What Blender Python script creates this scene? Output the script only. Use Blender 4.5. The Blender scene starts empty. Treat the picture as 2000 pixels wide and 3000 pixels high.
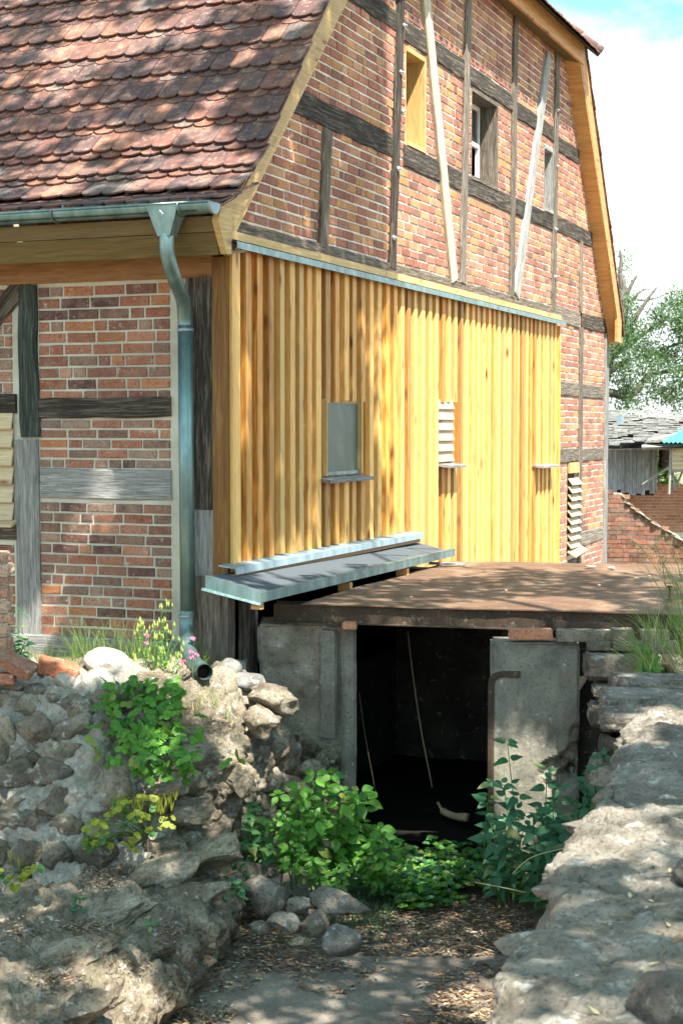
import bpy, bmesh, math, random
from mathutils import Vector, Matrix, noise
V = Vector
sc = bpy.context.scene
COL = sc.collection
# ------------------------------------------------------------------ camera, sky, sun, exposure
CAM = V((5.206, -10.57, 1.6)); YAW = math.radians(22.0); PITCH = math.atan(250/4700.)
cd = bpy.data.cameras.new('camera'); cam = bpy.data.objects.new('camera', cd); COL.objects.link(cam)
cam.location = CAM; cam.rotation_euler = (math.pi/2-PITCH, 0, YAW)
cd.sensor_fit = 'VERTICAL'; cd.sensor_height = 36.0; cd.lens = 4700/3000*36.0
cd.clip_start = 0.05; cd.clip_end = 900
cd.dof.use_dof = True; cd.dof.focus_distance = 12.5; cd.dof.aperture_fstop = 6.3
sc.camera = cam
SUN = V((0.395, -0.331, 0.857)).normalized()
SUN_EL = math.asin(SUN.z); SUN_AZ = math.atan2(SUN.x, SUN.y)
world = bpy.data.worlds.new('World'); sc.world = world; world.use_nodes = True
def build_world():
    nt = world.node_tree; nt.nodes.clear(); L = nt.links.new
    out = nt.nodes.new('ShaderNodeOutputWorld'); bg = nt.nodes.new('ShaderNodeBackground')
    sky = nt.nodes.new('ShaderNodeTexSky'); sky.sky_type = 'NISHITA'; sky.sun_disc = False
    sky.sun_elevation = SUN_EL; sky.sun_rotation = SUN_AZ; sky.air_density = 1.0; sky.dust_density = 1.5; sky.ozone_density = 1.0
    tc = nt.nodes.new('ShaderNodeTexCoord'); mp = nt.nodes.new('ShaderNodeMapping'); mp.inputs['Scale'].default_value = (1, 1, 2.2)
    mp.inputs['Location'].default_value = (SKYOFF[0], SKYOFF[1], SKYOFF[2])
    n = nt.nodes.new('ShaderNodeTexNoise'); n.inputs['Scale'].default_value = 3.2; n.inputs['Detail'].default_value = 7; n.inputs['Roughness'].default_value = .55
    r = nt.nodes.new('ShaderNodeValToRGB'); r.color_ramp.elements[0].position = .40; r.color_ramp.elements[1].position = .52
    mx = nt.nodes.new('ShaderNodeMixRGB'); mx.inputs[2].default_value = (6.6, 6.9, 7.2, 1)
    g = nt.nodes.new('ShaderNodeMixRGB'); g.blend_type = 'MULTIPLY'; g.inputs[0].default_value = 1; g.inputs[2].default_value = (.80, 1.35, 1.22, 1)
    L(tc.outputs['Generated'], mp.inputs[0]); L(mp.outputs[0], n.inputs['Vector']);
    sp = nt.nodes.new('ShaderNodeSeparateXYZ'); L(tc.outputs['Generated'], sp.inputs[0])
    m1 = nt.nodes.new('ShaderNodeMath'); m1.operation = 'MULTIPLY_ADD'; m1.inputs[1].default_value = -5.; m1.inputs[2].default_value = 1.08; L(sp.outputs['Z'], m1.inputs[0])
    m2 = nt.nodes.new('ShaderNodeClamp'); m2.inputs['Min'].default_value = -.10; m2.inputs['Max'].default_value = .5; L(m1.outputs[0], m2.inputs[0])
    m3 = nt.nodes.new('ShaderNodeMath'); m3.operation = 'ADD'; L(n.outputs['Fac'], m3.inputs[0]); L(m2.outputs[0], m3.inputs[1]); L(m3.outputs[0], r.inputs[0])
    L(sky.outputs[0], g.inputs[1]); L(g.outputs[0], mx.inputs[1]); L(r.outputs[0], mx.inputs[0])
    L(mx.outputs[0], bg.inputs[0]); bg.inputs[1].default_value = 0.088; L(bg.outputs[0], out.inputs[0])
SKYOFF = (0.0, 0.0, 0.0)
build_world()
sd = bpy.data.lights.new('sun', 'SUN'); sd.energy = 5.0; sd.angle = math.radians(0.5); sd.color = (1.0, .95, .86)
so = bpy.data.objects.new('sun', sd); COL.objects.link(so); so.rotation_euler = SUN.to_track_quat('Z', 'Y').to_euler()
sc.view_settings.view_transform = 'Standard'; sc.view_settings.look = 'None'; sc.view_settings.exposure = 1.82; sc.view_settings.gamma = 1
sc.cycles.max_bounces = 6; sc.cycles.diffuse_bounces = 4; sc.cycles.use_denoising = True

# ------------------------------------------------------------------ survey: rays of the photograph met with real planes / distances
_R = V((math.cos(YAW), math.sin(YAW), 0)); _d = V((-math.sin(YAW), math.cos(YAW), 0))
_D = _d*math.cos(PITCH)+V((0, 0, -math.sin(PITCH))); _U = _R.cross(_D)
def ray(px, py): return _D+_R*((px-1000)/4700.)-_U*((py-1500)/4700.)
def W(px, py, Z): return CAM+ray(px, py)*Z
def on(px, py, ax, v):
    r = ray(px, py); return CAM+r*((v-CAM[ax])/r[ax])

# ------------------------------------------------------------------ mesh helpers
class MB:
    def __init__(s): s.v = []; s.f = []; s.c = []; s.uv = []; s.m = []
    def add(s, vs, fs, col=None, uvs=None, mi=0):
        b = len(s.v); s.v += [tuple(p) for p in vs]
        if col is None: col = (random.random(), random.random(), random.random())
        for i, f in enumerate(fs):
            s.f.append(tuple(b+j for j in f)); s.c.append(col); s.m.append(mi)
            if uvs is None: s.uv += [(vs[j][0]+vs[j][1], vs[j][2]) for j in f]
            elif callable(uvs): s.uv += [uvs(j) for j in f]
            else: s.uv += [uvs[i][k] for k in range(len(f))]
    def box(s, a, b, col=None, jit=0):
        x0, y0, z0 = a; x1, y1, z1 = b
        vs = [V((x, y, z))+V((random.uniform(-jit, jit), random.uniform(-jit, jit), random.uniform(-jit, jit))) for z in (z0, z1) for (x, y) in ((x0, y0), (x1, y0), (x1, y1), (x0, y1))]
        L = max(range(3), key=lambda k: abs(b[k]-a[k])); o = random.random()*20
        def uv(j):
            p = vs[j]; t = [p[k] for k in range(3) if k != L]; return (p[L]+o, t[0]+t[1]+o)
        s.add(vs, [(0, 3, 2, 1), (4, 5, 6, 7), (0, 1, 5, 4), (1, 2, 6, 5), (2, 3, 7, 6), (3, 0, 4, 7)], col, uv)
    def prism(s, poly, d, col=None):
        n = len(poly); d = V(d); p = [V(q) for q in poly]; q = [a+d for a in p]
        nrm = (p[1]-p[0]).cross(p[2]-p[0])
        fs = [tuple(range(n))[::-1], tuple(range(n, 2*n))]+[(i, (i+1) % n, n+(i+1) % n, n+i) for i in range(n)]
        if nrm.dot(d) < 0: fs = [f[::-1] for f in fs]
        s.add(p+q, fs, col)
    def tube(s, pts, rad, seg=8, col=None, cap=True, vo=0):
        pts = [V(p) for p in pts]; n = len(pts)
        if not hasattr(rad, '__len__'): rad = [rad]*n
        vs = []; up = V((0, 0, 1)); t0 = (pts[1]-pts[0]).normalized()
        if abs(t0.dot(up)) > .9: up = V((1, 0, 0))
        a = t0.cross(up).normalized()
        for i in range(n):
            t = (pts[min(i+1, n-1)]-pts[max(i-1, 0)]).normalized()
            a = (a-t*a.dot(t)).normalized(); b = t.cross(a)
            for k in range(seg):
                w = 2*math.pi*k/seg; vs.append(pts[i]+(a*math.cos(w)+b*math.sin(w))*rad[i])
        fs = []; uvs = []; l = 0
        for i in range(n-1):
            l2 = l+(pts[i+1]-pts[i]).length
            for k in range(seg):
                fs.append((i*seg+k, i*seg+(k+1) % seg, (i+1)*seg+(k+1) % seg, (i+1)*seg+k))
                uvs.append([(l+vo, k/seg*.3), (l+vo, (k+1)/seg*.3), (l2+vo, (k+1)/seg*.3), (l2+vo, k/seg*.3)])
            l = l2
        if cap:
            fs += [tuple(range(seg))[::-1], tuple(range((n-1)*seg, n*seg))]; uvs += [[(0, 0)]*seg, [(0, 0)]*seg]
        s.add(vs, fs, col, uvs)
    def build(s, name, mats, parent=None, smooth=False):
        me = bpy.data.meshes.new(name); me.from_pydata(s.v, [], s.f)
        at = me.color_attributes.new('tint', 'FLOAT_COLOR', 'CORNER'); buf = []
        for f, c in zip(s.f, s.c): buf += [c[0], c[1], c[2], 1.0]*len(f)
        at.data.foreach_set('color', buf)
        ul = me.uv_layers.new(name='UVMap'); ul.data.foreach_set('uv', [t for u in s.uv for t in u])
        if not isinstance(mats, (list, tuple)): mats = [mats]
        for m in mats: me.materials.append(m)
        me.polygons.foreach_set('material_index', s.m)
        if smooth: me.polygons.foreach_set('use_smooth', [True]*len(s.f))
        me.update(); o = bpy.data.objects.new(name, me); COL.objects.link(o)
        if parent:
            o.parent = parent; o.matrix_parent_inverse = Matrix.Translation(-parent.location) if parent.type == 'EMPTY' else Matrix()
        return o
def tag(o, label=None, cat=None, group=None, kind=None):
    if label: o['label'] = label
    if cat: o['category'] = cat
    if group: o['group'] = group
    if kind: o['kind'] = kind
    return o
def thing(name, label, cat, loc=(0, 0, 0), group=None):
    o = bpy.data.objects.new(name, None); COL.objects.link(o); o.location = loc; o.empty_display_size = .1
    return tag(o, label, cat, group)
rnd = random.uniform
def lerp(a, b, t): return a+(b-a)*t
def fbm(p, s=1.0, o=4): return noise.fractal(V(p)*s, 0.9, 2.1, o)

# ------------------------------------------------------------------ materials
class NT:
    def __init__(s, name, rough=.8, spec=.3, metal=0):
        s.m = bpy.data.materials.new(name); s.m.use_nodes = True; s.t = s.m.node_tree; s.b = s.t.nodes['Principled BSDF']
        s.b.inputs['Roughness'].default_value = rough; s.b.inputs['Metallic'].default_value = metal; s.b.inputs['Specular IOR Level'].default_value = spec
    def L(s, a, b): s.t.links.new(a, b)
    def node(s, t, **k):
        n = s.t.nodes.new(t)
        for a, v in k.items(): setattr(n, a, v)
        return n
    def attr(s, ch=None):
        a = s.node('ShaderNodeAttribute', attribute_name='tint')
        if ch is None: return a.outputs['Color']
        x = s.node('ShaderNodeSeparateColor'); s.L(a.outputs['Color'], x.inputs[0]); return x.outputs[ch]
    def vec(s, kind='Object', scale=(1, 1, 1), add=None):
        tc = s.node('ShaderNodeTexCoord'); mp = s.node('ShaderNodeMapping'); mp.inputs['Scale'].default_value = scale
        s.L(tc.outputs[kind], mp.inputs[0]); o = mp.outputs[0]
        if add is not None:
            va = s.node('ShaderNodeVectorMath', operation='MULTIPLY_ADD'); s.L(add, va.inputs[0]); va.inputs[1].default_value = (37, 37, 37); s.L(o, va.inputs[2]); o = va.outputs[0]
        return o
    def noise(s, vec, scale=5, detail=4, rough=.6, dist=0):
        n = s.node('ShaderNodeTexNoise'); s.L(vec, n.inputs['Vector']); n.inputs['Scale'].default_value = scale; n.inputs['Detail'].default_value = detail
        n.inputs['Roughness'].default_value = rough; n.inputs['Distortion'].default_value = dist; return n.outputs['Fac']
    def voro(s, vec, scale=5, feat='F1', out='Distance'):
        n = s.node('ShaderNodeTexVoronoi', feature=feat); s.L(vec, n.inputs['Vector']); n.inputs['Scale'].default_value = scale; return n.outputs[out]
    def ramp(s, fac, stops, interp='LINEAR'):
        r = s.node('ShaderNodeValToRGB'); e = r.color_ramp; e.interpolation = interp
        while len(e.elements) < len(stops): e.elements.new(.5)
        for i, (p, c) in enumerate(stops):
            e.elements[i].position = p; e.elements[i].color = (c if hasattr(c, '__len__') else (c, c, c))+(1,) if hasattr(c, '__len__') else (c, c, c, 1)
        s.L(fac, r.inputs[0]); return r.outputs[0]
    def mix(s, fac, a, b, mode='MIX'):
        m = s.node('ShaderNodeMixRGB', blend_type=mode)
        for i, x in ((0, fac), (1, a), (2, b)):
            if hasattr(x, 'is_linked') or hasattr(x, 'links'): s.L(x, m.inputs[i])
            elif hasattr(x, '__len__'): m.inputs[i].default_value = tuple(x)+(1,)
            else: m.inputs[i].default_value = x if i == 0 else (x, x, x, 1)
        return m.outputs[0]
    def math(s, op, a, b=0.):
        m = s.node('ShaderNodeMath', operation=op)
        for i, x in ((0, a), (1, b)):
            if hasattr(x, 'links'): s.L(x, m.inputs[i])
            else: m.inputs[i].default_value = x
        return m.outputs[0]
    def bump(s, h, strength=.4, dist=.01):
        b = s.node('ShaderNodeBump'); b.inputs['Strength'].default_value = strength; b.inputs['Distance'].default_value = dist
        s.L(h, b.inputs['Height']); s.L(b.outputs[0], s.b.inputs['Normal'])
    def col(s, c):
        if hasattr(c, 'links'): s.L(c, s.b.inputs['Base Color'])
        else: s.b.inputs['Base Color'].default_value = tuple(c)+(1,)
    def rough(s, c): s.L(c, s.b.inputs['Roughness'])

def m_brick(name, stops, dirty=.3):
    n = NT(name, .9, .2); v = n.vec(add=n.attr()); base = n.ramp(n.attr(0), stops, 'CONSTANT')
    base = n.mix(.28, base, n.ramp(n.attr(1), [(0, (.14, .065, .05)), (.5, (.36, .16, .10)), (1, (.52, .31, .20))]))
    pat = n.noise(v, 14, 5, .65); base = n.mix(n.ramp(pat, [(.42, 0.), (.62, dirty)]), base, (.36, .27, .20))
    base = n.mix(n.ramp(n.noise(v, 60, 3, .7), [(.35, .6), (.5, 0.)]), base, (.07, .04, .035))
    base = n.mix(n.ramp(n.noise(v, 25, 4, .7), [(.62, 0.), (.72, .5)]), base, (.5, .45, .38))
    w = n.vec(); base = n.mix(1., base, n.ramp(n.noise(w, 1.3, 5, .65), [(.3, (.78, .74, .72)), (.55, (1.05, 1.05, 1.05)), (.75, (1.25, 1.22, 1.18))]), 'MULTIPLY')
    base = n.mix(n.ramp(n.noise(w, 13, 6, .75), [(.60, 0.), (.66, .6)]), base, (.50, .46, .40))
    n.col(base); n.bump(n.math('ADD', n.noise(v, 45, 5, .7), n.noise(w, 20, 5, .7)), .7, .008); return n.m
M = {}
M['brick_eave'] = m_brick('brick_eave', [(0, (.28, .09, .05)), (.2, (.36, .14, .08)), (.38, (.15, .055, .042)), (.5, (.40, .15, .05)), (.62, (.19, .135, .10)), (.74, (.065, .035, .035)), (.86, (.34, .19, .13)), (.95, (.22, .17, .14))], .28)
M['brick_gable'] = m_brick('brick_gable', [(0, (.36, .125, .08)), (.25, (.29, .095, .065)), (.42, (.42, .18, .11)), (.55, (.50, .24, .085)), (.72, (.27, .11, .08)), (.84, (.46, .25, .13)), (.93, (.17, .08, .065))], .2)
M['brick_old'] = m_brick('brick_old', [(0, (.34, .15, .09)), (.3, (.42, .24, .15)), (.6, (.30, .17, .12)), (.8, (.46, .33, .24))], .75)
M['brick_ruin'] = m_brick('brick_ruin', [(0, (.16, .045, .022)), (.3, (.10, .035, .024)), (.5, (.12, .075, .045)), (.7, (.20, .06, .026)), (.85, (.06, .035, .03))], .25)
M['brick_orange'] = m_brick('brick_orange', [(0, (.42, .14, .06)), (.4, (.36, .12, .06)), (.7, (.45, .18, .09))], .2)
def m_mortar(name, c=(.50, .45, .37)):
    n = NT(name, .95, .1); v = n.vec(); n.col(n.mix(1., n.mix(n.noise(v, 6, 5), tuple(x*.72 for x in c), tuple(min(1, x*1.2) for x in c)), n.ramp(n.noise(v, 1.3, 5, .65), [(.3, (.62, .60, .58)), (.55, (1, 1, 1))]), 'MULTIPLY')); n.bump(n.noise(v, 70, 4, .7), .5, .004); return n.m
M['mortar'] = m_mortar('mortar', (.52, .50, .40)); M['mortar_gable'] = m_mortar('mortar_gable', (.70, .65, .56)); M['mortar_dark'] = m_mortar('mortar_dark', (.30, .26, .21))
def m_oldwood(name, a, b, c, crack=.75):
    n = NT(name, .85, .2); v = n.vec('UV', (1.2, 16, 1), n.attr()); v2 = n.vec('UV', (3, 70, 1), n.attr())
    g = n.noise(v, 3, 6, .65, .6); f = n.noise(v2, 2.2, 4, .7, .4); base = n.ramp(g, [(.3, a), (.5, b), (.7, c)])
    base = n.mix(n.ramp(f, [(.36, crack), (.5, 0.)]), base, tuple(x*.25 for x in a)); base = n.mix(.5, base, n.mix(1., base, n.mix(n.attr(1), .6, 1.4), 'MULTIPLY'))
    n.col(base); n.bump(n.math('ADD', f, g), .9, .012); return n.m
M['timber_dark'] = m_oldwood('timber_dark', (.02, .016, .012), (.06, .048, .038), (.23, .195, .155))
M['timber_green'] = m_oldwood('timber_green', (.018, .022, .018), (.045, .055, .045), (.10, .13, .11))
M['timber_mid'] = m_oldwood('timber_mid', (.07, .055, .042), (.17, .14, .11), (.34, .29, .235))
M['timber_grey'] = m_oldwood('timber_grey', (.16, .15, .135), (.27, .265, .25), (.42, .41, .38), .6)
M['timber_light'] = m_oldwood('timber_light', (.30, .25, .19), (.46, .40, .31), (.62, .55, .44), .3)
M['plank_grey'] = m_oldwood('plank_grey', (.12, .13, .14), (.24, .26, .28), (.40, .42, .44), .7)
def m_newwood(name, a, b, c, knots=True, vary=.5):
    n = NT(name, .55, .35); v = n.vec('UV', (.7, 13, 1), n.attr()); g = n.noise(v, 3, 5, .6, 1.2); base = n.ramp(g, [(.28, a), (.5, b), (.72, c)])
    base = n.mix(1., base, n.ramp(n.attr(1), [(0, (1-vary*.55,)*3), (.5, (1, 1, 1)), (1, (1+vary*.35, 1+vary*.38, 1+vary*.3))]), 'MULTIPLY')
    base = n.mix(n.math('MULTIPLY', n.attr(2), vary*.6), base, tuple(min(.82, x*1.12+.03) for x in c))
    if knots:
        kv = n.vec('UV', (2.3, 7.5, 1), n.attr()); d = n.voro(kv, 1.0); base = n.mix(n.ramp(d, [(.06, .95), (.15, .3), (.24, 0.)]), base, (.16, .06, .02))
    f = n.noise(n.vec('UV', (4, 120, 1), n.attr()), 2, 2); base = n.mix(n.ramp(f, [(.4, .25), (.5, 0.)]), base, tuple(x*.5 for x in a))
    n.col(base); n.bump(f, .25, .003); return n.m
M['larch'] = m_newwood('larch', (.30, .10, .014), (.57, .245, .042), (.78, .46, .145), vary=1.25)
M['pine'] = m_newwood('pine', (.36, .20, .065), (.50, .31, .11), (.63, .43, .19), vary=.3)
M['pine_olive'] = m_newwood('pine_olive', (.075, .048, .012), (.12, .078, .02), (.165, .11, .032), vary=.4)
M['larch_shaded'] = m_newwood('larch_shaded', (.22, .065, .010), (.38, .135, .02), (.52, .22, .045), vary=.8)  # darker larch for the recessed boards: groove shade put into the colour
M['pine_orange'] = m_newwood('pine_orange', (.34, .16, .05), (.50, .25, .08), (.62, .34, .13), vary=.3)
M['louvre'] = m_newwood('louvre', (.36, .26, .14), (.48, .37, .22), (.58, .47, .31), vary=.2)
M['plate_beam'] = m_newwood('plate_beam', (.15, .065, .02), (.24, .11, .035), (.32, .16, .05), vary=.3)
def m_zinc(name, a=(.10, .17, .17), b=(.24, .345, .335), ro=.42, me=.75):
    n = NT(name, ro, .5, me); v = n.vec(scale=(1, 1, .25)); g = n.noise(v, 9, 5, .6); n.col(n.mix(n.ramp(g, [(.3, 0.), (.7, 1.)]), a, b))
    v3 = n.vec(scale=(1, 1, 1)); n.rough(n.ramp(n.noise(v3, 30, 3), [(.3, (ro-.1,)*3), (.7, (ro+.15,)*3)])); n.bump(n.noise(v3, 5, 2), .12, .01); return n.m
M['zinc'] = m_zinc('zinc'); M['zinc_pale'] = m_zinc('zinc_pale', (.17, .24, .27), (.33, .42, .45), .5, .5)
def m_tile():
    n = NT('roof_tile', .85, .25); v = n.vec(add=n.attr()); w = n.vec()
    base = n.ramp(n.attr(0), [(0, (.15, .062, .045)), (.18, (.22, .08, .052)), (.36, (.105, .05, .045)), (.5, (.28, .115, .062)), (.64, (.16, .088, .07)), (.76, (.075, .05, .05)), (.88, (.33, .15, .09)), (.95, (.20, .165, .14))], 'CONSTANT')
    base = n.mix(.22, base, (.17, .10, .08))
    base = n.mix(n.ramp(n.noise(n.vec('Object', (6, 1, 1), n.attr()), 6, 4), [(.4, 0.), (.65, .55)]), base, (.10, .055, .05))
    base = n.mix(n.ramp(n.noise(v, 9, 4, .6), [(.5, 0.), (.7, .5)]), base, (.42, .25, .17))
    base = n.mix(n.ramp(n.noise(w, 26, 4, .75), [(.60, 0.), (.67, .8)]), base, (.40, .38, .35))
    base = n.mix(n.ramp(n.noise(w, 7, 3, .6), [(.42, .5), (.55, 0.)]), base, (.06, .045, .045))
    n.col(base); n.bump(n.noise(v, 40, 5, .7), .5, .006); return n.m
M['roof_tile'] = m_tile()
def m_stone(name, a, b, c, sc_=1., spk=.5, moss=.0, bump=.8):
    n = NT(name, .9, .2); v = n.vec(add=n.attr()); w = n.vec()
    base = n.ramp(n.noise(v, 3.2*sc_, 6, .65, .4), [(.3, a), (.5, b), (.7, c)])
    base = n.mix(.6, base, n.mix(1., base, n.ramp(n.attr(0), [(0, (.5, .47, .45)), (.5, (1, .95, .88)), (1, (1.5, 1.42, 1.3))]), 'MULTIPLY'))
    base = n.mix(n.ramp(n.noise(v, 38*sc_, 3, .7), [(.36, spk), (.48, 0.)]), base, tuple(x*.3 for x in a))
    base = n.mix(n.ramp(n.noise(w, 11*sc_, 5, .7), [(.57, 0.), (.68, .65)]), base, (.56, .53, .47))
    if moss: base = n.mix(n.ramp(n.noise(w, 5*sc_, 5, .7), [(.50, 0.), (.64, moss)]), base, (.075, .085, .03))
    n.col(base); h = n.math('ADD', n.noise(v, 16*sc_, 8, .72), n.math('MULTIPLY', n.noise(v, 80*sc_, 3, .6), .35)); n.bump(h, bump, .03/sc_); return n.m
M['wall_mortar'] = m_stone('wall_mortar', (.20, .185, .16), (.30, .28, .245), (.40, .38, .34), 1.5, .4, .1, .8)
M['fieldstone'] = m_stone('fieldstone', (.085, .072, .057), (.165, .142, .113), (.27, .24, .20), moss=.3)
M['rubble'] = m_stone('rubble', (.085, .068, .048), (.20, .168, .125), (.36, .315, .245), 1.3, .6, .25, 1.)
M['limestone'] = m_stone('limestone', (.10, .086, .068), (.20, .178, .148), (.32, .295, .255), 1.2, .55, .12, 1.)
M['boulder_pale'] = m_stone('boulder_pale', (.26, .22, .18), (.38, .34, .29), (.50, .46, .40), 1.4, .3, .0, .6)
M['boulder_grey'] = m_stone('boulder_grey', (.11, .108, .10), (.19, .187, .175), (.28, .28, .265), 2., .4, .1, .6)
def m_concrete(name, a=(.105, .098, .078), b=(.27, .25, .205), green=.4):
    n = NT(name, .9, .2); w = n.vec(); base = n.ramp(n.noise(w, 3.2, 7, .68, .3), [(.32, a), (.66, b)])
    base = n.mix(n.ramp(n.noise(w, 1.6, 4), [(.5, 0.), (.68, green)]), base, (.17, .17, .09))
    base = n.mix(n.ramp(n.noise(w, 50, 3, .7), [(.36, .5), (.46, 0.)]), base, (.07, .065, .055))
    base = n.mix(n.ramp(n.noise(w, 13, 5, .75), [(.6, 0.), (.68, .55)]), base, (.52, .50, .45))
    n.col(base); n.bump(n.noise(w, 28, 7, .7), .5, .012); return n.m
M['concrete'] = m_concrete('concrete'); M['pier_plaster'] = m_concrete('pier_plaster', (.12, .098, .07), (.34, .30, .23), .15); M['concrete_shaded'] = m_concrete('concrete_shaded', (.035, .032, .028), (.07, .065, .055), .3)  # the darkest concrete has the shade inside the channel put into its colour
def m_rust(name, a, b, c):
    n = NT(name, .8, .3, .15); w = n.vec(); base = n.ramp(n.noise(w, 2.2, 7, .7, .6), [(.3, a), (.5, b), (.7, c)])
    base = n.mix(n.ramp(n.noise(w, 60, 3, .7), [(.35, .5), (.48, 0.)]), base, tuple(x*.35 for x in a))
    base = n.mix(n.ramp(n.noise(w, 18, 4, .7), [(.58, 0.), (.7, .4)]), base, (.34, .25, .18)); n.col(base); n.bump(n.noise(w, 70, 4), .4, .004); return n.m
M['rust_deck'] = m_rust('rust_deck', (.095, .052, .030), (.155, .092, .055), (.25, .17, .11)); M['rust_red'] = m_rust('rust_red', (.12, .05, .035), (.19, .085, .06), (.27, .14, .10)); M['rust_dark'] = m_rust('rust_dark', (.03, .02, .014), (.06, .04, .026), (.10, .065, .04))
def m_felt():
    n = NT('roofing_felt', .85, .3); w = n.vec(); n.col(n.mix(n.noise(w, 160, 2), (.03, .036, .042), (.10, .115, .125))); n.bump(n.noise(w, 160, 2), .5, .004); return n.m
M['felt'] = m_felt()
def m_glass(name, c, ro):
    n = NT(name, ro, .6 if ro < .1 else .25); n.col(n.mix(n.noise(n.vec(scale=(1, 1, .4)), 5, 4), tuple(x*.6 for x in c), c)); return n.m
M['pane_dull'] = m_glass('pane_dull', (.085, .12, .095), .4); M['pane_sky'] = m_glass('pane_sky', (.05, .06, .06), .05)
M['dark'] = NT('dark_void', 1, 0).m; M['dark'].node_tree.nodes['Principled BSDF'].inputs['Base Color'].default_value = (.02, .018, .016, 1)  # near-black colour standing in for unlit depth
def m_plain(name, c, ro=.6, metal=0):
    n = NT(name, ro, .4, metal); n.col(n.mix(n.noise(n.vec(), 12, 4), tuple(x*.75 for x in c), tuple(x*1.15 for x in c))); return n.m
M['steel_bolt'] = m_plain('steel_bolt', (.45, .47, .48), .4, .6); M['white_paint'] = m_plain('white_paint', (.62, .60, .55))
def m_leaf(name, a, b, trans=.35, ro=.5):
    n = NT(name, ro, .4); base = n.mix(n.attr(0), a, b); base = n.mix(n.ramp(n.attr(1), [(.90, 0.), (.97, .6)]), base, (.26, .22, .05)); base = n.mix(n.ramp(n.attr(2), [(0., .45), (.4, 0.)]), base, tuple(x*.45 for x in a)); base = n.mix(n.ramp(n.noise(n.vec(), 60, 2), [(.4, 0.), (.7, .35)]), base, tuple(x*1.5 for x in b)); n.col(base)
    t = n.node('ShaderNodeBsdfTranslucent'); n.L(n.mix(1., base, (1.5, 1.7, .5), 'MULTIPLY'), t.inputs[0]); mx = n.node('ShaderNodeMixShader'); mx.inputs[0].default_value = trans
    o = n.t.nodes['Material Output']; n.L(n.b.outputs[0], mx.inputs[1]); n.L(t.outputs[0], mx.inputs[2]); n.L(mx.outputs[0], o.inputs[0]); return n.m
M['leaf_bright'] = m_leaf('leaf_bright', (.03, .11, .010), (.10, .25, .022), .33)
M['leaf_mid'] = m_leaf('leaf_mid', (.035, .11, .03), (.08, .19, .05), .3)
M['leaf_dark'] = m_leaf('leaf_dark', (.015, .075, .03), (.03, .12, .045), .25)
M['leaf_yellow'] = m_leaf('leaf_yellow', (.15, .20, .02), (.30, .30, .03), .4)
M['leaf_tree'] = m_leaf('leaf_tree', (.06, .12, .06), (.15, .23, .11), .35)
M['grass'] = m_leaf('grass', (.05, .12, .025), (.16, .22, .05), .3)
M['straw'] = m_leaf('straw', (.30, .26, .12), (.42, .38, .20), .2)
M['petal'] = m_leaf('petal', (.75, .08, .28), (.80, .22, .45), .3); M['bud'] = m_leaf('bud', (.24, .34, .06), (.40, .46, .12), .3)
M['bark'] = m_oldwood('bark', (.05, .045, .035), (.12, .105, .085), (.22, .20, .165))
M['twig'] = m_plain('twig', (.20, .13, .07), .8)
def m_soil(name, stops, s=1.):
    n = NT(name, .95, .1); w = n.vec(); base = n.ramp(n.noise(w, 1.6*s, 8, .68, .5), stops); base = n.mix(n.ramp(n.noise(w, 45*s, 4, .75), [(.38, .45), (.5, 0.)]), base, (.07, .05, .035))
    base = n.mix(n.ramp(n.noise(w, 80*s, 3, .7), [(.6, 0.), (.7, .4)]), base, (.5, .46, .4)); n.col(base); n.bump(n.noise(w, 35*s, 7, .75), .6, .015); return n.m
M['sand'] = m_soil('sand', [(.3, (.11, .09, .07)), (.5, (.18, .155, .125)), (.7, (.25, .22, .18))]); M['soil'] = m_soil('soil', [(.3, (.10, .08, .05)), (.5, (.19, .155, .10)), (.7, (.30, .26, .18))])
n = NT('litter', .8, .2); n.col(n.ramp(n.attr(0), [(0, (.09, .05, .03)), (.25, (.17, .10, .06)), (.45, (.26, .17, .10)), (.62, (.14, .12, .10)), (.78, (.38, .27, .13)), (.92, (.46, .40, .30))], 'CONSTANT')); M['litter'] = n.m
n = NT('turquoise_sheet', .5, .4); n.col((.05, .38, .38)); M['turquoise'] = n.m
n = NT('green_glass', .08, .6); n.col((.01, .22, .14)); n.b.inputs['Transmission Weight'].default_value = .4; M['green_glass'] = n.m
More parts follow.
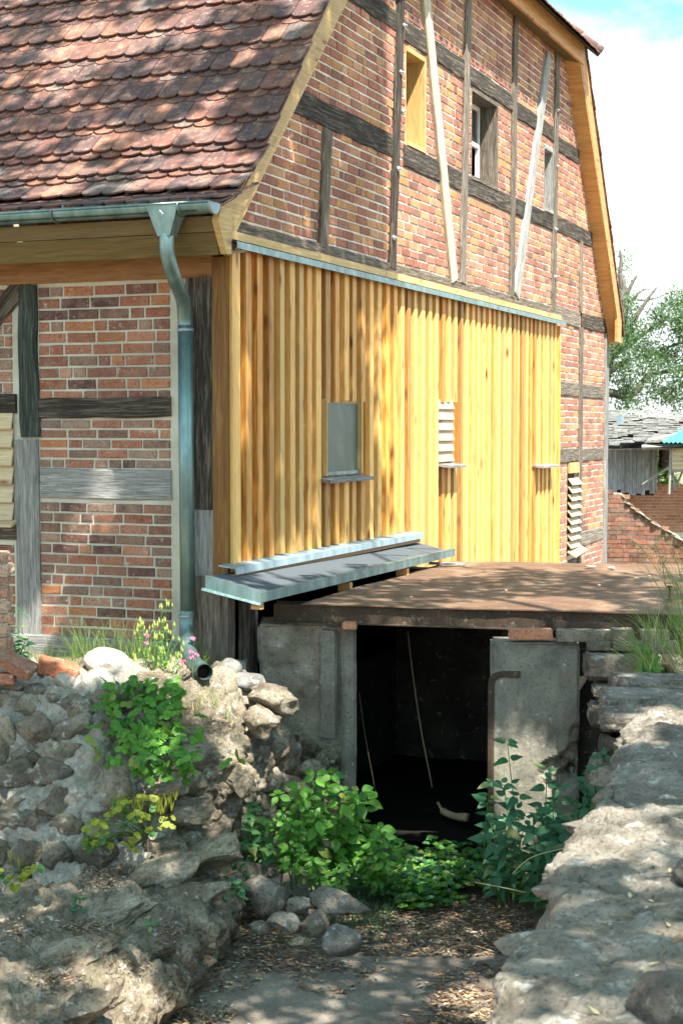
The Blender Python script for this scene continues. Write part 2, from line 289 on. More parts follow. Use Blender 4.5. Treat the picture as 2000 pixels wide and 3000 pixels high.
# ------------------------------------------------------------------ walls
def brick_panel(mb, mapf, u0, u1, z0, z1, course=.078, full=.25, joint=.012, holes=(), zlim=None, proud=.0, dark=None, tone=None, clip=None):
    """mapf(u, z, d) -> world point, d = distance out of the wall"""
    k = 0; nz = max(1, int(round((z1-z0)/course))); ch = (z1-z0)/nz
    for r in range(nz):
        za = z0+r*ch; zb = za+ch-joint; u = u0; first = True; zm = (za+zb)/2; a1, b1 = (clip(zm) if clip else (u0, u1))
        u = u0
        while u < u1-.02:
            l = full if random.random() < .72 else (full-joint)/2
            if first: l = random.choice([full/2, full*.75, full, full*.4]); first = False
            l *= rnd(.94, 1.04)
            e = min(u+l, u1)
            if u1-e < .05: e = u1
            ua, ub = max(u, a1), min(e, b1)
            inside = any(ub > h[0]+.01 and ua < h[1]-.01 and zb > h[2]+.01 and za < h[3]-.01 for h in holes)
            if inside:
                for h in holes:
                    if ub > h[0] and ua < h[1] and zb > h[2] and za < h[3]:
                        if ua < h[0]-.03: ub = h[0]
                        elif ub > h[1]+.03: ua = h[1]
                        else: ua = ub
            if ub-ua > .03:
                j = lambda: rnd(-.003, .003)
                d = .007+rnd(-.003, .006)+proud; w = .004; ub2 = ub-(joint if ub < u1 else 0)
                P = [mapf(x+j(), z+j(), -.01) for x, z in ((ua, za), (ub2, za), (ub2, zb), (ua, zb))]
                Q = [mapf(x+j(), z+j(), d-w) for x, z in ((ua, za), (ub2, za), (ub2, zb), (ua, zb))]
                S = [mapf(x+j(), z+j(), d) for x, z in ((ua+w, za+w), (ub2-w, za+w), (ub2-w, zb-w), (ua+w, zb-w))]
                fs = [(8, 9, 10, 11)]
                for i in range(4):
                    i2 = (i+1) % 4; fs += [(i, i2, 4+i2, 4+i), (4+i, 4+i2, 8+i2, 8+i)]
                t = random.random() if tone is None else tone(u, zm)
                mb.add(P+Q+S, fs, (t, random.random(), random.random()))
            u = e+0
    return mb
def mortar_panel(mb, mapf, u0, u1, z0, z1, holes=(), clip=None, depth=.25):
    us = sorted(set([u0, u1]+[min(max(h[i], u0), u1) for h in holes for i in (0, 1)])); zs = sorted(set([z0, z1]+[min(max(h[i], z0), z1) for h in holes for i in (2, 3)]))
    if clip:
        n = 14; zs = sorted(set(zs+[lerp(z0, z1, i/n) for i in range(n+1)]))
    for a, b in zip(us, us[1:]):
        for c, d in zip(zs, zs[1:]):
            if b-a < 1e-4 or d-c < 1e-4: continue
            m = ((a+b)/2, (c+d)/2)
            if any(h[0] < m[0] < h[1] and h[2] < m[1] < h[3] for h in holes): continue
            a1, b1, a2, b2 = a, b, a, b
            if clip:
                (p, q), (r, s) = clip(c), clip(d)
                a1, b1, a2, b2 = max(a, p), min(b, q), max(a, r), min(b, s)
                if b1-a1 < .001 and b2-a2 < .001: continue
                b1 = max(b1, a1); b2 = max(b2, a2)
            F = [mapf(a1, c, 0), mapf(b1, c, 0), mapf(b2, d, 0), mapf(a2, d, 0)]; B = [mapf(a1, c, -depth), mapf(b1, c, -depth), mapf(b2, d, -depth), mapf(a2, d, -depth)]
            mb.add(F+B, [(0, 1, 2, 3), (7, 6, 5, 4), (0, 4, 5, 1), (1, 5, 6, 2), (2, 6, 7, 3), (3, 7, 4, 0)])
gmap = lambda u, z, d: V((d, u, z))
emap = lambda u, z, d: V((u, -d, z))
def timber(name, mat, mapf, p0, p1, width, parent, out=.022, back=.1, wob=.008, n=14, widths=None):
    """a rough hewn beam in a wall from p0 to p1 = (u, z)"""
    p0 = V((p0[0], p0[1], 0)); p1 = V((p1[0], p1[1], 0)); t = (p1-p0); Ln = t.length; t.normalize(); s = V((-t.y, t.x, 0))
    mb = MB(); sd = rnd(0, 99); rows = []; vs = []
    n = max(4, int(Ln/.12))
    for i in range(n+1):
        f = i/n; c = p0+t*(Ln*f); w = width/2*(1+(.0 if not widths else lerp(widths[0], widths[1], f)))
        a = w+noise.noise((f*Ln*2.3, sd, 0))*wob*1.6+rnd(-1, 1)*wob*.25; b = w+noise.noise((f*Ln*2.3, sd+9, 0))*wob*1.6+rnd(-1, 1)*wob*.25; o = out+noise.noise((f*Ln*1.5, sd+5, 0))*wob*.8
        ring = [(-a, -back), (-a, o-.012), (-a+.012, o), (-a*.3, o+rnd(-.002, .003)), (b*.35, o+rnd(-.003, .003)), (b-.012, o), (b, o-.012), (b, -back)]
        for q, d in ring:
            pp = c+s*q; vs.append(mapf(pp.x, pp.y, d))
    m = 8; fs = []; uv = []; per = [0, .1, .115, .115+width*.3, .115+width*.65, .115+width, .13+width, .23+width, .4+width]; o_ = rnd(0, 30)
    for i in range(n):
        for k in range(m):
            k2 = (k+1) % m; fs.append((i*m+k, i*m+k2, (i+1)*m+k2, (i+1)*m+k)); x0, x1 = i/n*Ln+o_, (i+1)/n*Ln+o_
            uv.append([(x0, per[k]), (x0, per[k+1]), (x1, per[k+1]), (x1, per[k])])
    fs += [tuple(range(m))[::-1], tuple(range(n*m, n*m+m))]; uv += [[(0, 0)]*m]*2
    mb.add(vs, fs, None, uv); o = mb.build(name, M[mat], parent)
    return o
def fixnormals(o):
    bm = bmesh.new(); bm.from_mesh(o.data); bmesh.ops.recalc_face_normals(bm, faces=bm.faces); bm.to_mesh(o.data); bm.free(); return o

mill = thing('mill_building', 'half-timbered brick mill with red tiled roof and larch-clad gable side', 'building', (0, 0, 0))
# profile of the gable: inner roof line
def gclip(z):
    lo = z-2.93 if z > 2.95 else 0.0
    hi = 12.6 if z < 3.0 else 12.5-(z-3.0)*(12.5-10.08)/(6.33-3.0)
    return (lo, hi)
W1 = (3.92, 4.50, 4.27, 5.2); W2 = (6.0, 6.98, 4.24, 5.22); W3 = (9.0, 9.44, 4.28, 5.09); NI = (11.04, 11.36, 2.35, 2.77)
GH = [W1, W2, W3]
g = MB(); brick_panel(g, gmap, 0, 12.6, 3.06, 6.36, .083, .25, .017, GH, clip=gclip)
brick_panel(g, gmap, 9.5, 12.6, -.5, 3.06, .083, .25, .017, [(10.3, 10.86, -.12, 1.13)], clip=lambda z: (9.5, 12.6))
g.build('gable_brickwork', M['brick_gable'], mill)
g = MB(); mortar_panel(g, gmap, 0, 12.6, 3.0, 6.36, GH, gclip); mortar_panel(g, gmap, .0, 12.6, -.5, 3.0, [(10.3, 10.86, -.12, 1.13), (1.75, 2.62, 1.2, 1.83)]); g.build('gable_wall', M['mortar_gable'], mill)
def GT(name, mat, u0, z0, u1, z1, w, **k): return fixnormals(timber(name, mat, gmap, (u0, z0), (u1, z1), w, mill, **k))
# horizontal beams, each let in between posts
for a, b, z, w, mt in ((1.0, 3.62, 4.20, .22, 'timber_dark'), (3.85, 5.62, 4.165, .21, 'timber_dark'), (5.83, 7.5, 4.16, .20, 'timber_dark'), (7.67, 9.4, 4.17, .20, 'timber_dark'), (9.6, 11.55, 4.19, .21, 'timber_dark'),
                       (2.4, 3.64, 5.36, .20, 'timber_dark'), (3.85, 5.7, 5.33, .21, 'timber_dark'), (5.88, 7.55, 5.33, .2, 'timber_dark'), (7.7, 9.45, 5.29, .2, 'timber_dark'), (9.62, 10.78, 5.21, .2, 'timber_dark')):
    GT('timber_beam', mt, a, z, b, z, w)
GT('sill_beam', 'timber_mid', .15, 3.065, 9.5, 3.08, .10, out=.03)
GT('timber_beam', 'timber_mid', 9.55, 3.06, 10.86, 3.04, .22); GT('timber_beam', 'timber_dark', 10.98, 3.05, 12.5, 3.05, .21)
GT('timber_beam', 'timber_mid', 9.55, 2.10, 10.86, 2.1, .19); GT('timber_beam', 'timber_mid', 11.0, 2.09, 12.35, 2.09, .19)
GT('timber_beam', 'timber_mid', 9.55, 1.22, 10.86, 1.22, .18); GT('timber_beam', 'timber_mid', 11.0, 1.21, 12.35, 1.21, .18)
GT('timber_beam', 'timber_mid', 11.0, .05, 12.35, .06, .2)
GT('timber_beam', 'timber_mid', 9.6, -.28, 10.8, -.28, .2)
# posts and braces
def post(u0, z0, u1, z1, w, mt='timber_mid', nm='timber_post', **k): return GT(nm, mt, u0, z0, u1, z1, w, out=.035, **k)
p1 = post(3.52, 3.07, 3.76, 5.8, .17, 'timber_dark'); p1b = post(3.765, 5.8, 3.82, 6.34, .17, 'timber_dark')
post(5.66, 3.11, 5.84, 6.33, .18, 'timber_mid'); post(7.52, 3.1, 7.64, 6.33, .16); p4 = post(9.45, 3.1, 9.56, 6.33, .18)
post(10.91, 3.16, 10.90, 4.1, .12); post(10.93, -.4, 10.96, 2.95, .16); post(1.86, 3.09, 1.96, 4.08, .18, 'timber_mid'); post(12.5, -.5, 12.53, 2.95, .19, 'timber_grey')
GT('timber_brace', 'timber_light', 5.34, 3.11, 4.36, 5.95, .19, out=.05, wob=.004); GT('timber_brace', 'timber_grey', 7.70, 3.13, 9.1, 6.2, .2, out=.045, wob=.004)
for q, pts in ((p1, [(3.69, 4.9), (3.75, 4.55), (3.62, 4.0), (3.5, 3.35), (3.78, 5.35)]), (p4, [(9.5, 5.6), (9.53, 4.9), (9.46, 4.1), (9.44, 3.5)])):
    for u, z in pts:
        b = MB(); b.tube([(.03, u, z), (.05, u, z)], .024, 10); b.tube([(.05, u, z), (.07, u, z)], .012, 6); b.build('bolt', M['steel_bolt'], q)
# openings
def opening(h, jm, depth, sash=None):
    u0, u1, z0, z1 = h; fr = MB(); t = .045
    fr.box((-depth, u0, z0+.002), (.006, u0+.012, z1-.002)); fr.box((-depth, u1-t, z0+.002), (.012, u1, z1-.002)); fr.box((-depth, u0+.012, z1-t), (.014, u1-t, z1)); fr.box((-depth, u0+.012, z0), (.03, u1-t, z0+.04))
    f = fr.build('window_frame', M[jm], mill)
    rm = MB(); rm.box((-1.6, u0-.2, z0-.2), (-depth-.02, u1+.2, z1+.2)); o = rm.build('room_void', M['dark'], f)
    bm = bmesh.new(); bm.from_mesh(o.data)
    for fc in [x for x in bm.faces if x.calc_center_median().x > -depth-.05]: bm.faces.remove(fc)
    bm.to_mesh(o.data); bm.free(); return f
opening(W1, 'pine', .22); f2 = opening(W2, 'timber_mid', .24); opening(W3, 'timber_grey', .16)
u0, u1, z0, z1 = W2
s = MB(); d = -.2
for a in ((u0+.05, z0+.05, u0+.10, z1-.05), (u1-.13, z0+.05, u1-.08, z1-.05), (u0+.1, z0+.47, u1-.13, z0+.52), (u0+.1, z1-.1, u1-.13, z1-.05), (u0+.1, z0+.04, u1-.13, z0+.09)): s.box((d-.02, a[0], a[1]), (d+.02, a[2], a[3]))
w = s.build('window_sash', M['white_paint'], mill); s = MB(); s.box((d-.004, u0+.1, z0+.52), (d+.002, u1-.13, z1-.1)); s.build('pane', M['pane_sky'], w)
# plank and zinc flashing above the cladding
s = MB(); n = 12
for i in range(3): s.box((.0, -.05+i*3.2, 2.955), (.10, -.05+i*3.2+3.19, 3.015))
s.build('ledge_plank', M['pine'], mill)
s = MB(); s.prism([(.0, 0, 2.954), (.15, 0, 2.935), (.152, 0, 2.885), (.146, 0, 2.885), (.143, 0, 2.928), (.0, 0, 2.946)], (0, 9.65, 0)); o = s.build('flashing', M['zinc'], mill); fixnormals(o); o.location.y = -.06
# ------------------------------------------------------------------ board and batten cladding
CH = [(1.75, 2.62, 1.19, 1.83), (4.74, 5.24, 1.22, 1.86), (8.45, 9.05, 1.13, 1.80)]
def clad_bottom(y): return .60 if y < 3.95 else -.3
b1 = MB(); b2 = MB(); y = .02; y1 = 9.48
while y < y1-.02:
    w = rnd(.10, .125); e = min(y+w, y1); segs = [(clad_bottom(y), 2.92)]
    for h in CH[:2]:
        if e > h[0]+.01 and y < h[1]-.01: segs = [(segs[0][0], h[2]), (h[3], 2.92)]
    for za, zb in segs:
        c = (random.random(), rnd(.1, .9), random.random()*.2); b1.box((.012, y+.001, za+rnd(-.004, .004)), (.034+rnd(-.002, .003), e-.001, zb), c)
    y = e
y = .05
while y < y1-.02:
    w = rnd(.072, .104); segs = [(clad_bottom(y)+rnd(-.006, .004), 2.915)]
    for h in CH[:2]:
        if y+w > h[0]+.005 and y < h[1]-.005: segs = [(segs[0][0], h[2]-.03), (h[3]-.012+rnd(-.006, .006), 2.915)]
    c = (random.random(), random.random(), random.random()**1.4)
    for za, zb in segs: b2.box((.034, y, za), (.078+rnd(-.004, .004), y+w, zb), c)
    y += w+rnd(.085, .125)
b1.build('cladding_boards', M['larch_shaded'], mill); b2.build('cladding_battens', M['larch'], mill)
s = MB(); s.box((-.06, -.045, .44), (.06, -.005, 2.83), (.3, .0, .0)); s.box((.012, -.004, .46), (.085, .048, 2.86), (.3, .6, .7)); s.build('corner_board', M['larch'], mill)
s = MB(); s.box((.01, 9.482, -.3), (.10, 9.52, 2.88)); s.build('end_board', M['larch'], mill)
# cladding windows
def cwin(h, i):
    u0, u1, z0, z1 = h
    if i == 0:
        f = MB(); f.box((-.12, u0, z0), (.10, u0+.012, z1), (.3, .6, .6)); f.box((-.12, u1-.035, z0), (.082, u1, z1), (.3, .3, .1)); f.box((-.12, u0+.012, z1-.03), (.033, u1-.035, z1), (.3, .3, .1)); fo = f.build('window_frame', M['pine'], mill)
        p = MB(); p.box((.0, u0+.005, z0+.001), (.045, u1-.036, z1-.031)); p.build('pane', M['pane_dull'], fo)
        p = MB(); p.box((.046, u0+.012, z0), (.06, u1-.036, z0+.03)); p.build('glazing_bar', M['zinc'], fo)
        s = MB(); s.prism([(-.0, u0-.06, z0-.01), (.17, u0-.09, z0-.03), (.17, u0-.09, z0-.057), (0, u0-.06, z0-.037)], (0, u1-u0+.14, 0)); fixnormals(s.build('window_sill', M['timber_grey'], mill))
    elif i == 1:
        n = 6; st = (z1-z0)/n
        bk = MB(); bk.box((.012, u0+.005, z0), (.03, u1-.005, z1), (.2, .1, .0)); fo = bk.build('vent_backing', M['larch'], mill)
        for k in range(n):
            zb = z0+k*st+.02; q = MB(); q.prism([(.04, u0+.005, zb+st*.95), (.052, u0+.005, zb+st*.97), (.078, u0+.005, zb+.008), (.066, u0+.005, zb-.002)], (0, u1-u0-.01, 0)); fixnormals(q.build('louvre_slat', M['louvre'], fo))
        s = MB(); s.prism([(.03, u0-.03, z0+.012), (.20, u0-.03, z0-.01), (.20, u0-.03, z0-.034), (.03, u0-.03, z0-.012)], (0, u1-u0+.05, 0)); fixnormals(s.build('window_sill', M['timber_grey'], mill))
    else:
        s = MB(); s.prism([(.03, u0-.12, z0+.01), (.21, u0-.12, z0-.01), (.21, u0-.12, z0-.034), (.03, u0-.12, z0-.012)], (0, u1-u0+.2, 0)); fixnormals(s.build('window_sill', M['timber_grey'], mill))
for i, h in enumerate(CH): cwin(h, i)
# slatted vent at the far right of the gable
bk = MB(); bk.box((-.08, 10.28, -.14), (-.04, 10.9, 1.15)); vb = bk.build('vent_backing', M['timber_dark'], mill)
b = MB(); b.box((.0, 10.34, .98), (.03, 10.86, 1.12)); b.build('vent_head', M['pine'], vb)
for k in range(9):
    t = k/8.; z = lerp(.82, -.02, t); ua = lerp(10.34, 10.28, t); dz = -.0; s = MB()
    s.prism([(.0, ua, z+.085), (.012, ua, z+.09), (.075, ua, z+.005), (.063, ua, z)], (0, .55, 0)); fixnormals(s.build('louvre_slat', M['louvre'], vb))
s = MB(); s.prism([(.02, 10.25, -.07), (.14, 10.27, -.14), (.15, 10.27, -.12), (.03, 10.25, -.05)], (0, .62, .05)); fixnormals(s.build('louvre_slat', M['louvre'], vb))
# ------------------------------------------------------------------ eave wall, seen square on
def ET(name, mat, u0, z0, u1, z1, w, **k): return fixnormals(timber(name, mat, emap, (u0, z0), (u1, z1), w, mill, **k))
g = MB(); brick_panel(g, emap, -1.555, -.43, 1.71, 2.675, .0875, .262, .017); g.build('eave_brickwork', M['brick_eave'], mill)
g = MB(); brick_panel(g, emap, -1.555, -.43, 1.29, 1.665, .078, .262, .017); g.build('eave_brickwork', M['brick_eave'], mill)
g = MB(); brick_panel(g, emap, -1.555, -.43, -.0, 1.035, .0785, .25, .017, tone=lambda u, z: random.choice([.1, .45, .66, .78, .8, .25, .45, .8]) if z > .45 else random.random()); g.build('eave_brickwork', M['brick_eave'], mill)
g = MB(); brick_panel(g, emap, -2.9, -1.80, 1.86, 2.675, .0875, .262, .017); g.build('eave_brickwork', M['brick_eave'], mill)
g = MB(); brick_panel(g, emap, -2.9, -1.80, -.1, .70, .08, .25, .017); g.build('eave_brickwork', M['brick_eave'], mill)
g = MB(); mortar_panel(g, emap, -9, -.0, -.5, 2.9, [(-2.6, -1.80, .85, 1.70)]); g.build('eave_wall', M['mortar'], mill)
ET('timber_post', 'timber_dark', -.17, .99, -.165, 2.70, .24, out=.03, wob=.01); ET('timber_post', 'timber_grey', -.15, -.14, -.155, .99, .27, out=.025, wob=.003)
ET('timber_post', 'timber_green', -1.63, 1.52, -1.655, 2.68, .17, out=.035, wob=.014); ET('timber_post', 'timber_grey', -1.66, -.02, -1.67, 1.5, .21, out=.03, wob=.003)
ET('timber_beam', 'timber_dark', -1.55, 1.775-.04, -.42, 1.79-.04, .16, out=.03, wob=.012); ET('timber_beam', 'timber_grey', -1.55, 1.165, -.42, 1.165, .23, out=.02, wob=.006)
ET('timber_beam', 'timber_dark', -2.9, 1.775, -1.76, 1.775, .15, out=.03, wob=.012); ET('timber_beam', 'timber_dark', -2.9, .785, -1.76, .79, .13, out=.03)
ET('sill_beam', 'timber_grey', -3.2, -.10, -.05, -.10, .20, out=.04, wob=.004); ET('timber_brace', 'timber_dark', -2.25, 2.15, -1.66, 2.72, .15, out=.03)
ET('wall_plate', 'plate_beam', -4.5, 2.775, -.06, 2.775, .17, out=.05, wob=.004)
bk = MB(); bk.box((-2.62, .1, .82), (-1.78, .14, 1.72)); vb = bk.build('vent_backing', M['timber_dark'], mill)
for k in range(6):
    z = .865+k*.142; s = MB(); s.prism([(-2.62, -.0, z+.15), (-2.62, -.012, z+.152), (-2.62, -.05, z+.012), (-2.62, -.035, z)], (.83, 0, 0)); fixnormals(s.build('louvre_slat', M['louvre'], vb))
s = MB(); s.prism([(-2.62, -.01, .885), (-2.62, -.10, .845), (-2.62, -.10, .825), (-2.62, -.01, .86)], (.86, 0, 0)); fixnormals(s.build('louvre_slat', M['louvre'], vb))
# rest of the shell
s = MB(); s.box((-9.2, .25, -.5), (-8.9, 12.35, 6.3)); s.box((-8.9, 12.36, -.5), (-.26, 12.6, 3.0)); s.build('rear_wall', M['mortar'], mill)
# ------------------------------------------------------------------ eaves box, gutter, downpipe
s = MB()
for (ya, za), (yb, zb) in (((-.50, 3.06), (-.478, 2.955)), ((-.477, 2.95), (-.42, 2.80))):
    s.prism([(-5, ya, za), (-5, yb, zb), (-5, yb+.022, zb), (-5, ya+.022, za)], (5.18, 0, 0))
o = s.build('fascia_boards', M['pine_olive'], mill); fixnormals(o)
for i, l in enumerate(o.data.uv_layers[0].data): pass
s = MB(); s.prism([(-5, -.42, 2.80), (-5, .02, 2.86), (-5, .02, 2.88), (-5, -.41, 2.82)], (5.18, 0, 0)); fixnormals(s.build('soffit_board', M['pine_olive'], mill))
s = MB(); s.prism([(.185, -.53, 3.02), (.185, -.40, 2.805), (.185, -.325, 2.81), (.185, -.32, 3.14), (.185, -.50, 3.10)], (.05, 0, 0)); fixnormals(s.build('eaves_end_board', M['pine'], mill))
# half-round gutter
def arc(r, a0, a1, n): return [(math.cos(math.radians(lerp(a0, a1, i/n)))*r, math.sin(math.radians(lerp(a0, a1, i/n)))*r) for i in range(n+1)]
GY, GZ, GR = -.60, 3.135, .072
s = MB(); A = arc(GR, 180, 360, 12); B = arc(GR-.003, 360, 180, 12); prof = A+[(GR+.004, .006), (GR, .012), (GR-.006, .006)]+B; xs = [-6.0, -4, -2, -1, 0, .235]
vs = [V((x, GY+a, GZ+b+.0*x)) for x in xs for a, b in prof]; m = len(prof)
s.add(vs, [(i*m+k, i*m+(k+1) % m, (i+1)*m+(k+1) % m, (i+1)*m+k) for i in range(len(xs)-1) for k in range(m)])
s.tube([(-6, GY-GR, GZ+.002), (.235, GY-GR, GZ+.002)], .009, 8)
s.add([V((.235, GY+a, GZ+b)) for a, b in A]+[V((.231, GY+a, GZ+b)) for a, b in A], [tuple(range(13)), tuple(range(13, 26))[::-1]])
gut = s.build('gutter', M['zinc'], mill, True); fixnormals(gut)
for x in (-1.02, -.03+.02):
    s = MB(); s.tube([(x, GY+a*1.05, GZ+b*1.05) for a, b in arc(GR, 178, 330, 12)]+[(x, GY+.09, GZ+.06)], .0085, 6); s.build('gutter_bracket', M['zinc'], gut, True)
s = MB(); A = arc(GR+.006, 180, 360, 12); s.add([V((x, GY+a, GZ+b)) for x in (.225, .245) for a, b in A], [(k, k+1, 14+k, 13+k) for k in range(12)]+[tuple(range(13, 26))]); s.build('end_cap', M['zinc_pale'], gut)
# funnel
ox = -.13; s = MB(); top = [(-.125, -.076), (.125, -.076), (.125, .05), (-.125, .05)]; bot = [(-.048, -.048), (.048, -.048), (.048, .048), (-.048, .048)]
s.add([V((ox+a, GY+b, GZ-.002 if b < 0 else GZ-.05)) for a, b in top]+[V((ox+a, GY+b, GZ-.215)) for a, b in bot], [(0, 1, 5, 4), (1, 2, 6, 5), (2, 3, 7, 6), (3, 0, 4, 7)])
fn = s.build('outlet_funnel', M['zinc'], mill); fixnormals(fn)
st = MB()
for k in range(4):
    a = k*math.pi/4; st.tube([(ox-math.cos(a)*.02, GY-.078, GZ-.055-math.sin(a)*.02), (ox+math.cos(a)*.02, GY-.078, GZ-.055+math.sin(a)*.02)], .0018, 4)
st.build('star_emblem', M['zinc_pale'], fn)
def bez(p, n=10):
    out = []
    for i in range(len(p)-1):
        a = p[max(i-1, 0)]; b = p[i]; c = p[i+1]; d = p[min(i+2, len(p)-1)]
        for k in range(n):
            t = k/n; out.append(tuple(.5*((2*b[j])+(-a[j]+c[j])*t+(2*a[j]-5*b[j]+4*c[j]-d[j])*t*t+(-a[j]+3*b[j]-3*c[j]+d[j])*t**3) for j in range(3)))
    out.append(tuple(p[-1])); return out
DX, DY = -.235, -.13
s = MB(); s.tube(bez([(ox, GY, GZ-.20), (ox, GY+.005, GZ-.33), (ox-.005, GY+.10, GZ-.47), (lerp(ox, DX, .65), GY+.36, GZ-.62), (DX, DY-.01, GZ-.74), (DX, DY, GZ-.86)], 8), .052, 20); pipe = s.build('pipe_bend', M['zinc'], mill, True)
s = MB(); s.tube([(DX, DY, GZ-.80), (DX+.01, DY, .24)], .056, 20); s.build('downpipe', M['zinc'], mill, True)
s = MB()
for z in (2.29, .20, ): s = MB(); s.tube([(DX, DY, z), (DX, DY, z+.022)], .062, 20); s.tube([(DX-.01, DY, z+.01), (DX-.01, .02, z+.01)], .008, 6); s.build('pipe_clip', M['zinc_pale'], mill, True)
s = MB(); P = bez([(DX+.01, DY, .25), (DX+.012, DY-.02, .12), (-.16, -.27, .02), (.02, -.52, -.06), tuple(W(600, 1970, 10.92))], 8); s.tube(P, .056, 20, cap=False)
s.tube(P[::-1], .051, 20, cap=False); s.build('pipe_outlet', M['zinc'], mill, True)
s = MB(); e = V(P[-1]); t = (e-V(P[-2])).normalized(); s.tube([e-t*.004, e+t*.006], .060, 20, cap=False); s.tube([e-t*.10, e-t*.09], .050, 20); s.build('pipe_mouth_shade', M['dark'], mill, True)  # near-black rim and inner disc stand in for the shade inside the pipe
# ------------------------------------------------------------------ roof
RP = [(-.66, 3.095), (-.36, 3.145), (-.045, 3.262), (.117, 3.375), (.3, 3.53), (.527, 3.765), (1.044, 4.345), (1.622, 4.985), (2.6, 6.0), (3.9, 7.34), (6.3, 9.80)]
def rpt(sv):
    acc = 0
    for (a, b), (c, d) in zip(RP, RP[1:]):
        l = math.hypot(c-a, d-b)
        if sv <= acc+l or (c, d) == RP[-1]:
            t = (sv-acc)/l; n = (-(d-b)/l, (c-a)/l); return (lerp(a, c, t), lerp(b, d, t)), ((c-a)/l, (d-b)/l), n
        acc += l
def tile(mb, x, sv, w, L, lift, c, th=.014):
    (y, z), t, n = rpt(sv); tilt = rnd(-.012, .012); sk = rnd(-.006, .006); l0 = lift+rnd(0, .006)
    out = [(-w/2, L), (-w/2, .045), (-w*.43, .022), (-w*.27, .006), (0, 0), (w*.27, .006), (w*.43, .022), (w/2, .045), (w/2, L)]
    top = []; bot = []
    for a, l in out:
        up = l0*(1-l/L)+th+a*tilt; xx = x+a+sk*(l/L); top.append(V((xx, y+t[0]*l+n[0]*up, z+t[1]*l+n[1]*up))); bot.append(V((xx, y+t[0]*l+n[0]*(up-th), z+t[1]*l+n[1]*(up-th))))
    k = len(out); fs = [tuple(range(k))[::-1], tuple(range(k, 2*k))]+[(i, i+1, k+i+1, k+i) for i in range(k-1)]
    mb.add(top+bot, fs, c)
s = MB(); TW = .178; sv = .0; row = 0; PITCHR = .315
while sv < 4.6:
    for layer in (0, 1):
        x = .15-TW/2+.01-(TW/2 if layer else 0)
        if layer: tile(s, .15-TW/4, sv+.055, TW/2-.004, .36, .044, (random.random(),)*3)
        if layer == 1: x -= 0
        while x > -5.2:
            c = (random.random(), random.random(), random.random()); tile(s, x+rnd(-.003, .003), sv+(.058 if layer else 0)+rnd(-.006, .006), TW-rnd(.003, .007), .385, .044 if layer else .020, c); x -= TW
    sv += PITCHR
s.build('roof_tiles', M['roof_tile'], mill)
s = MB(); off = .02
s.add([V((x, y, z-off)) for x in (.13, -9.2) for y, z in RP], [(i, i+1, len(RP)+i+1, len(RP)+i) for i in range(len(RP)-1) if RP[i+1][1] < 7.4]); s.build('roof_boarding', M['timber_dark'], mill)
# everything above the half hip, behind it
s = MB(); s.add([V((-.2, 3.3, 6.75)), V((-9.2, 3.3, 6.75)), V((-9.2, 6.3, 9.8)), V((-3.6, 6.3, 9.8)), V((-9.2, 10.1, 6.5)), V((-.2, 10.1, 6.5))], [(0, 1, 2, 3), (3, 2, 4, 5), (0, 3, 5)]); s.build('roof_upper', M['roof_tile'], mill)
def board(name, mat, pts, d): s = MB(); s.prism(pts, d); return fixnormals(s.build(name, M[mat], mill))
# barge board, left
s = MB(); BL = [(-.27, 2.82), (-.085, 2.985), (.624, 3.692), (2.17, 5.19), (3.4, 6.36)]; BT = [(-.29, 3.16), (-.045, 3.255), (.117, 3.37), (.3, 3.52), (.527, 3.755), (1.044, 4.335), (1.622, 4.975), (3.0, 6.40)]
poly = [(.09, y, z) for y, z in BL]+[(.09, y, z) for y, z in BT[::-1]]; board('barge_board', 'pine', poly, (.03, 0, 0))
s = MB(); s.prism([(.0, -.03, 2.93), (.0, 3.35, 6.33), (.0, 3.32, 6.38), (0, -.06, 2.98)], (.09, 0, 0)); fixnormals(s.build('verge_soffit', M['pine'], mill))
# right side roof and its verge
RJ = [(10.08, 6.30), (12.46, 3.16), (12.61, 3.11), (12.63, 2.80)]
board('verge_soffit', 'pine_orange', [(.0, 10.0, 6.33), (.0, 12.46, 3.05), (.0, 12.5, 3.0), (.0, 12.62, 3.0), (.0, 12.62, 3.12), (.0, 10.2, 6.45)], (.2, 0, 0))
board('barge_board', 'pine_orange', [(.17, 10.06, 6.33), (.17, 12.36, 3.16), (.17, 12.36, 2.82), (.17, 12.62, 2.82), (.17, 12.655, 3.2), (.17, 10.225, 6.56)], (.035, 0, 0))
board('eaves_box', 'pine_orange', [(0, 12.50, 2.82), (0, 12.9, 2.82), (0, 12.9, 3.15), (0, 12.50, 3.15)], (.168, 0, 0))
def far_tiles():
    s = MB(); a = V((.235, 10.225, 6.57)); b = V((.225, 12.655, 3.13)); n = 19; t = (b-a).normalized()
    for i in range(n+1):
        p = a.lerp(b, i/n); q = p+t*.27+V((rnd(-.012, .012), 0, 0)); w = V((-9.5, 0, 0)); u = V((0, .045, .03))
        s.add([p, q, q+w, p+w, p+u*.3, q+u, q+w+u, p+w+u*.3], [(0, 1, 2, 3), (7, 6, 5, 4), (0, 4, 5, 1), (1, 5, 6, 2), (2, 6, 7, 3), (3, 7, 4, 0)])
    s.build('roof_tiles', M['roof_tile'], mill)
far_tiles()
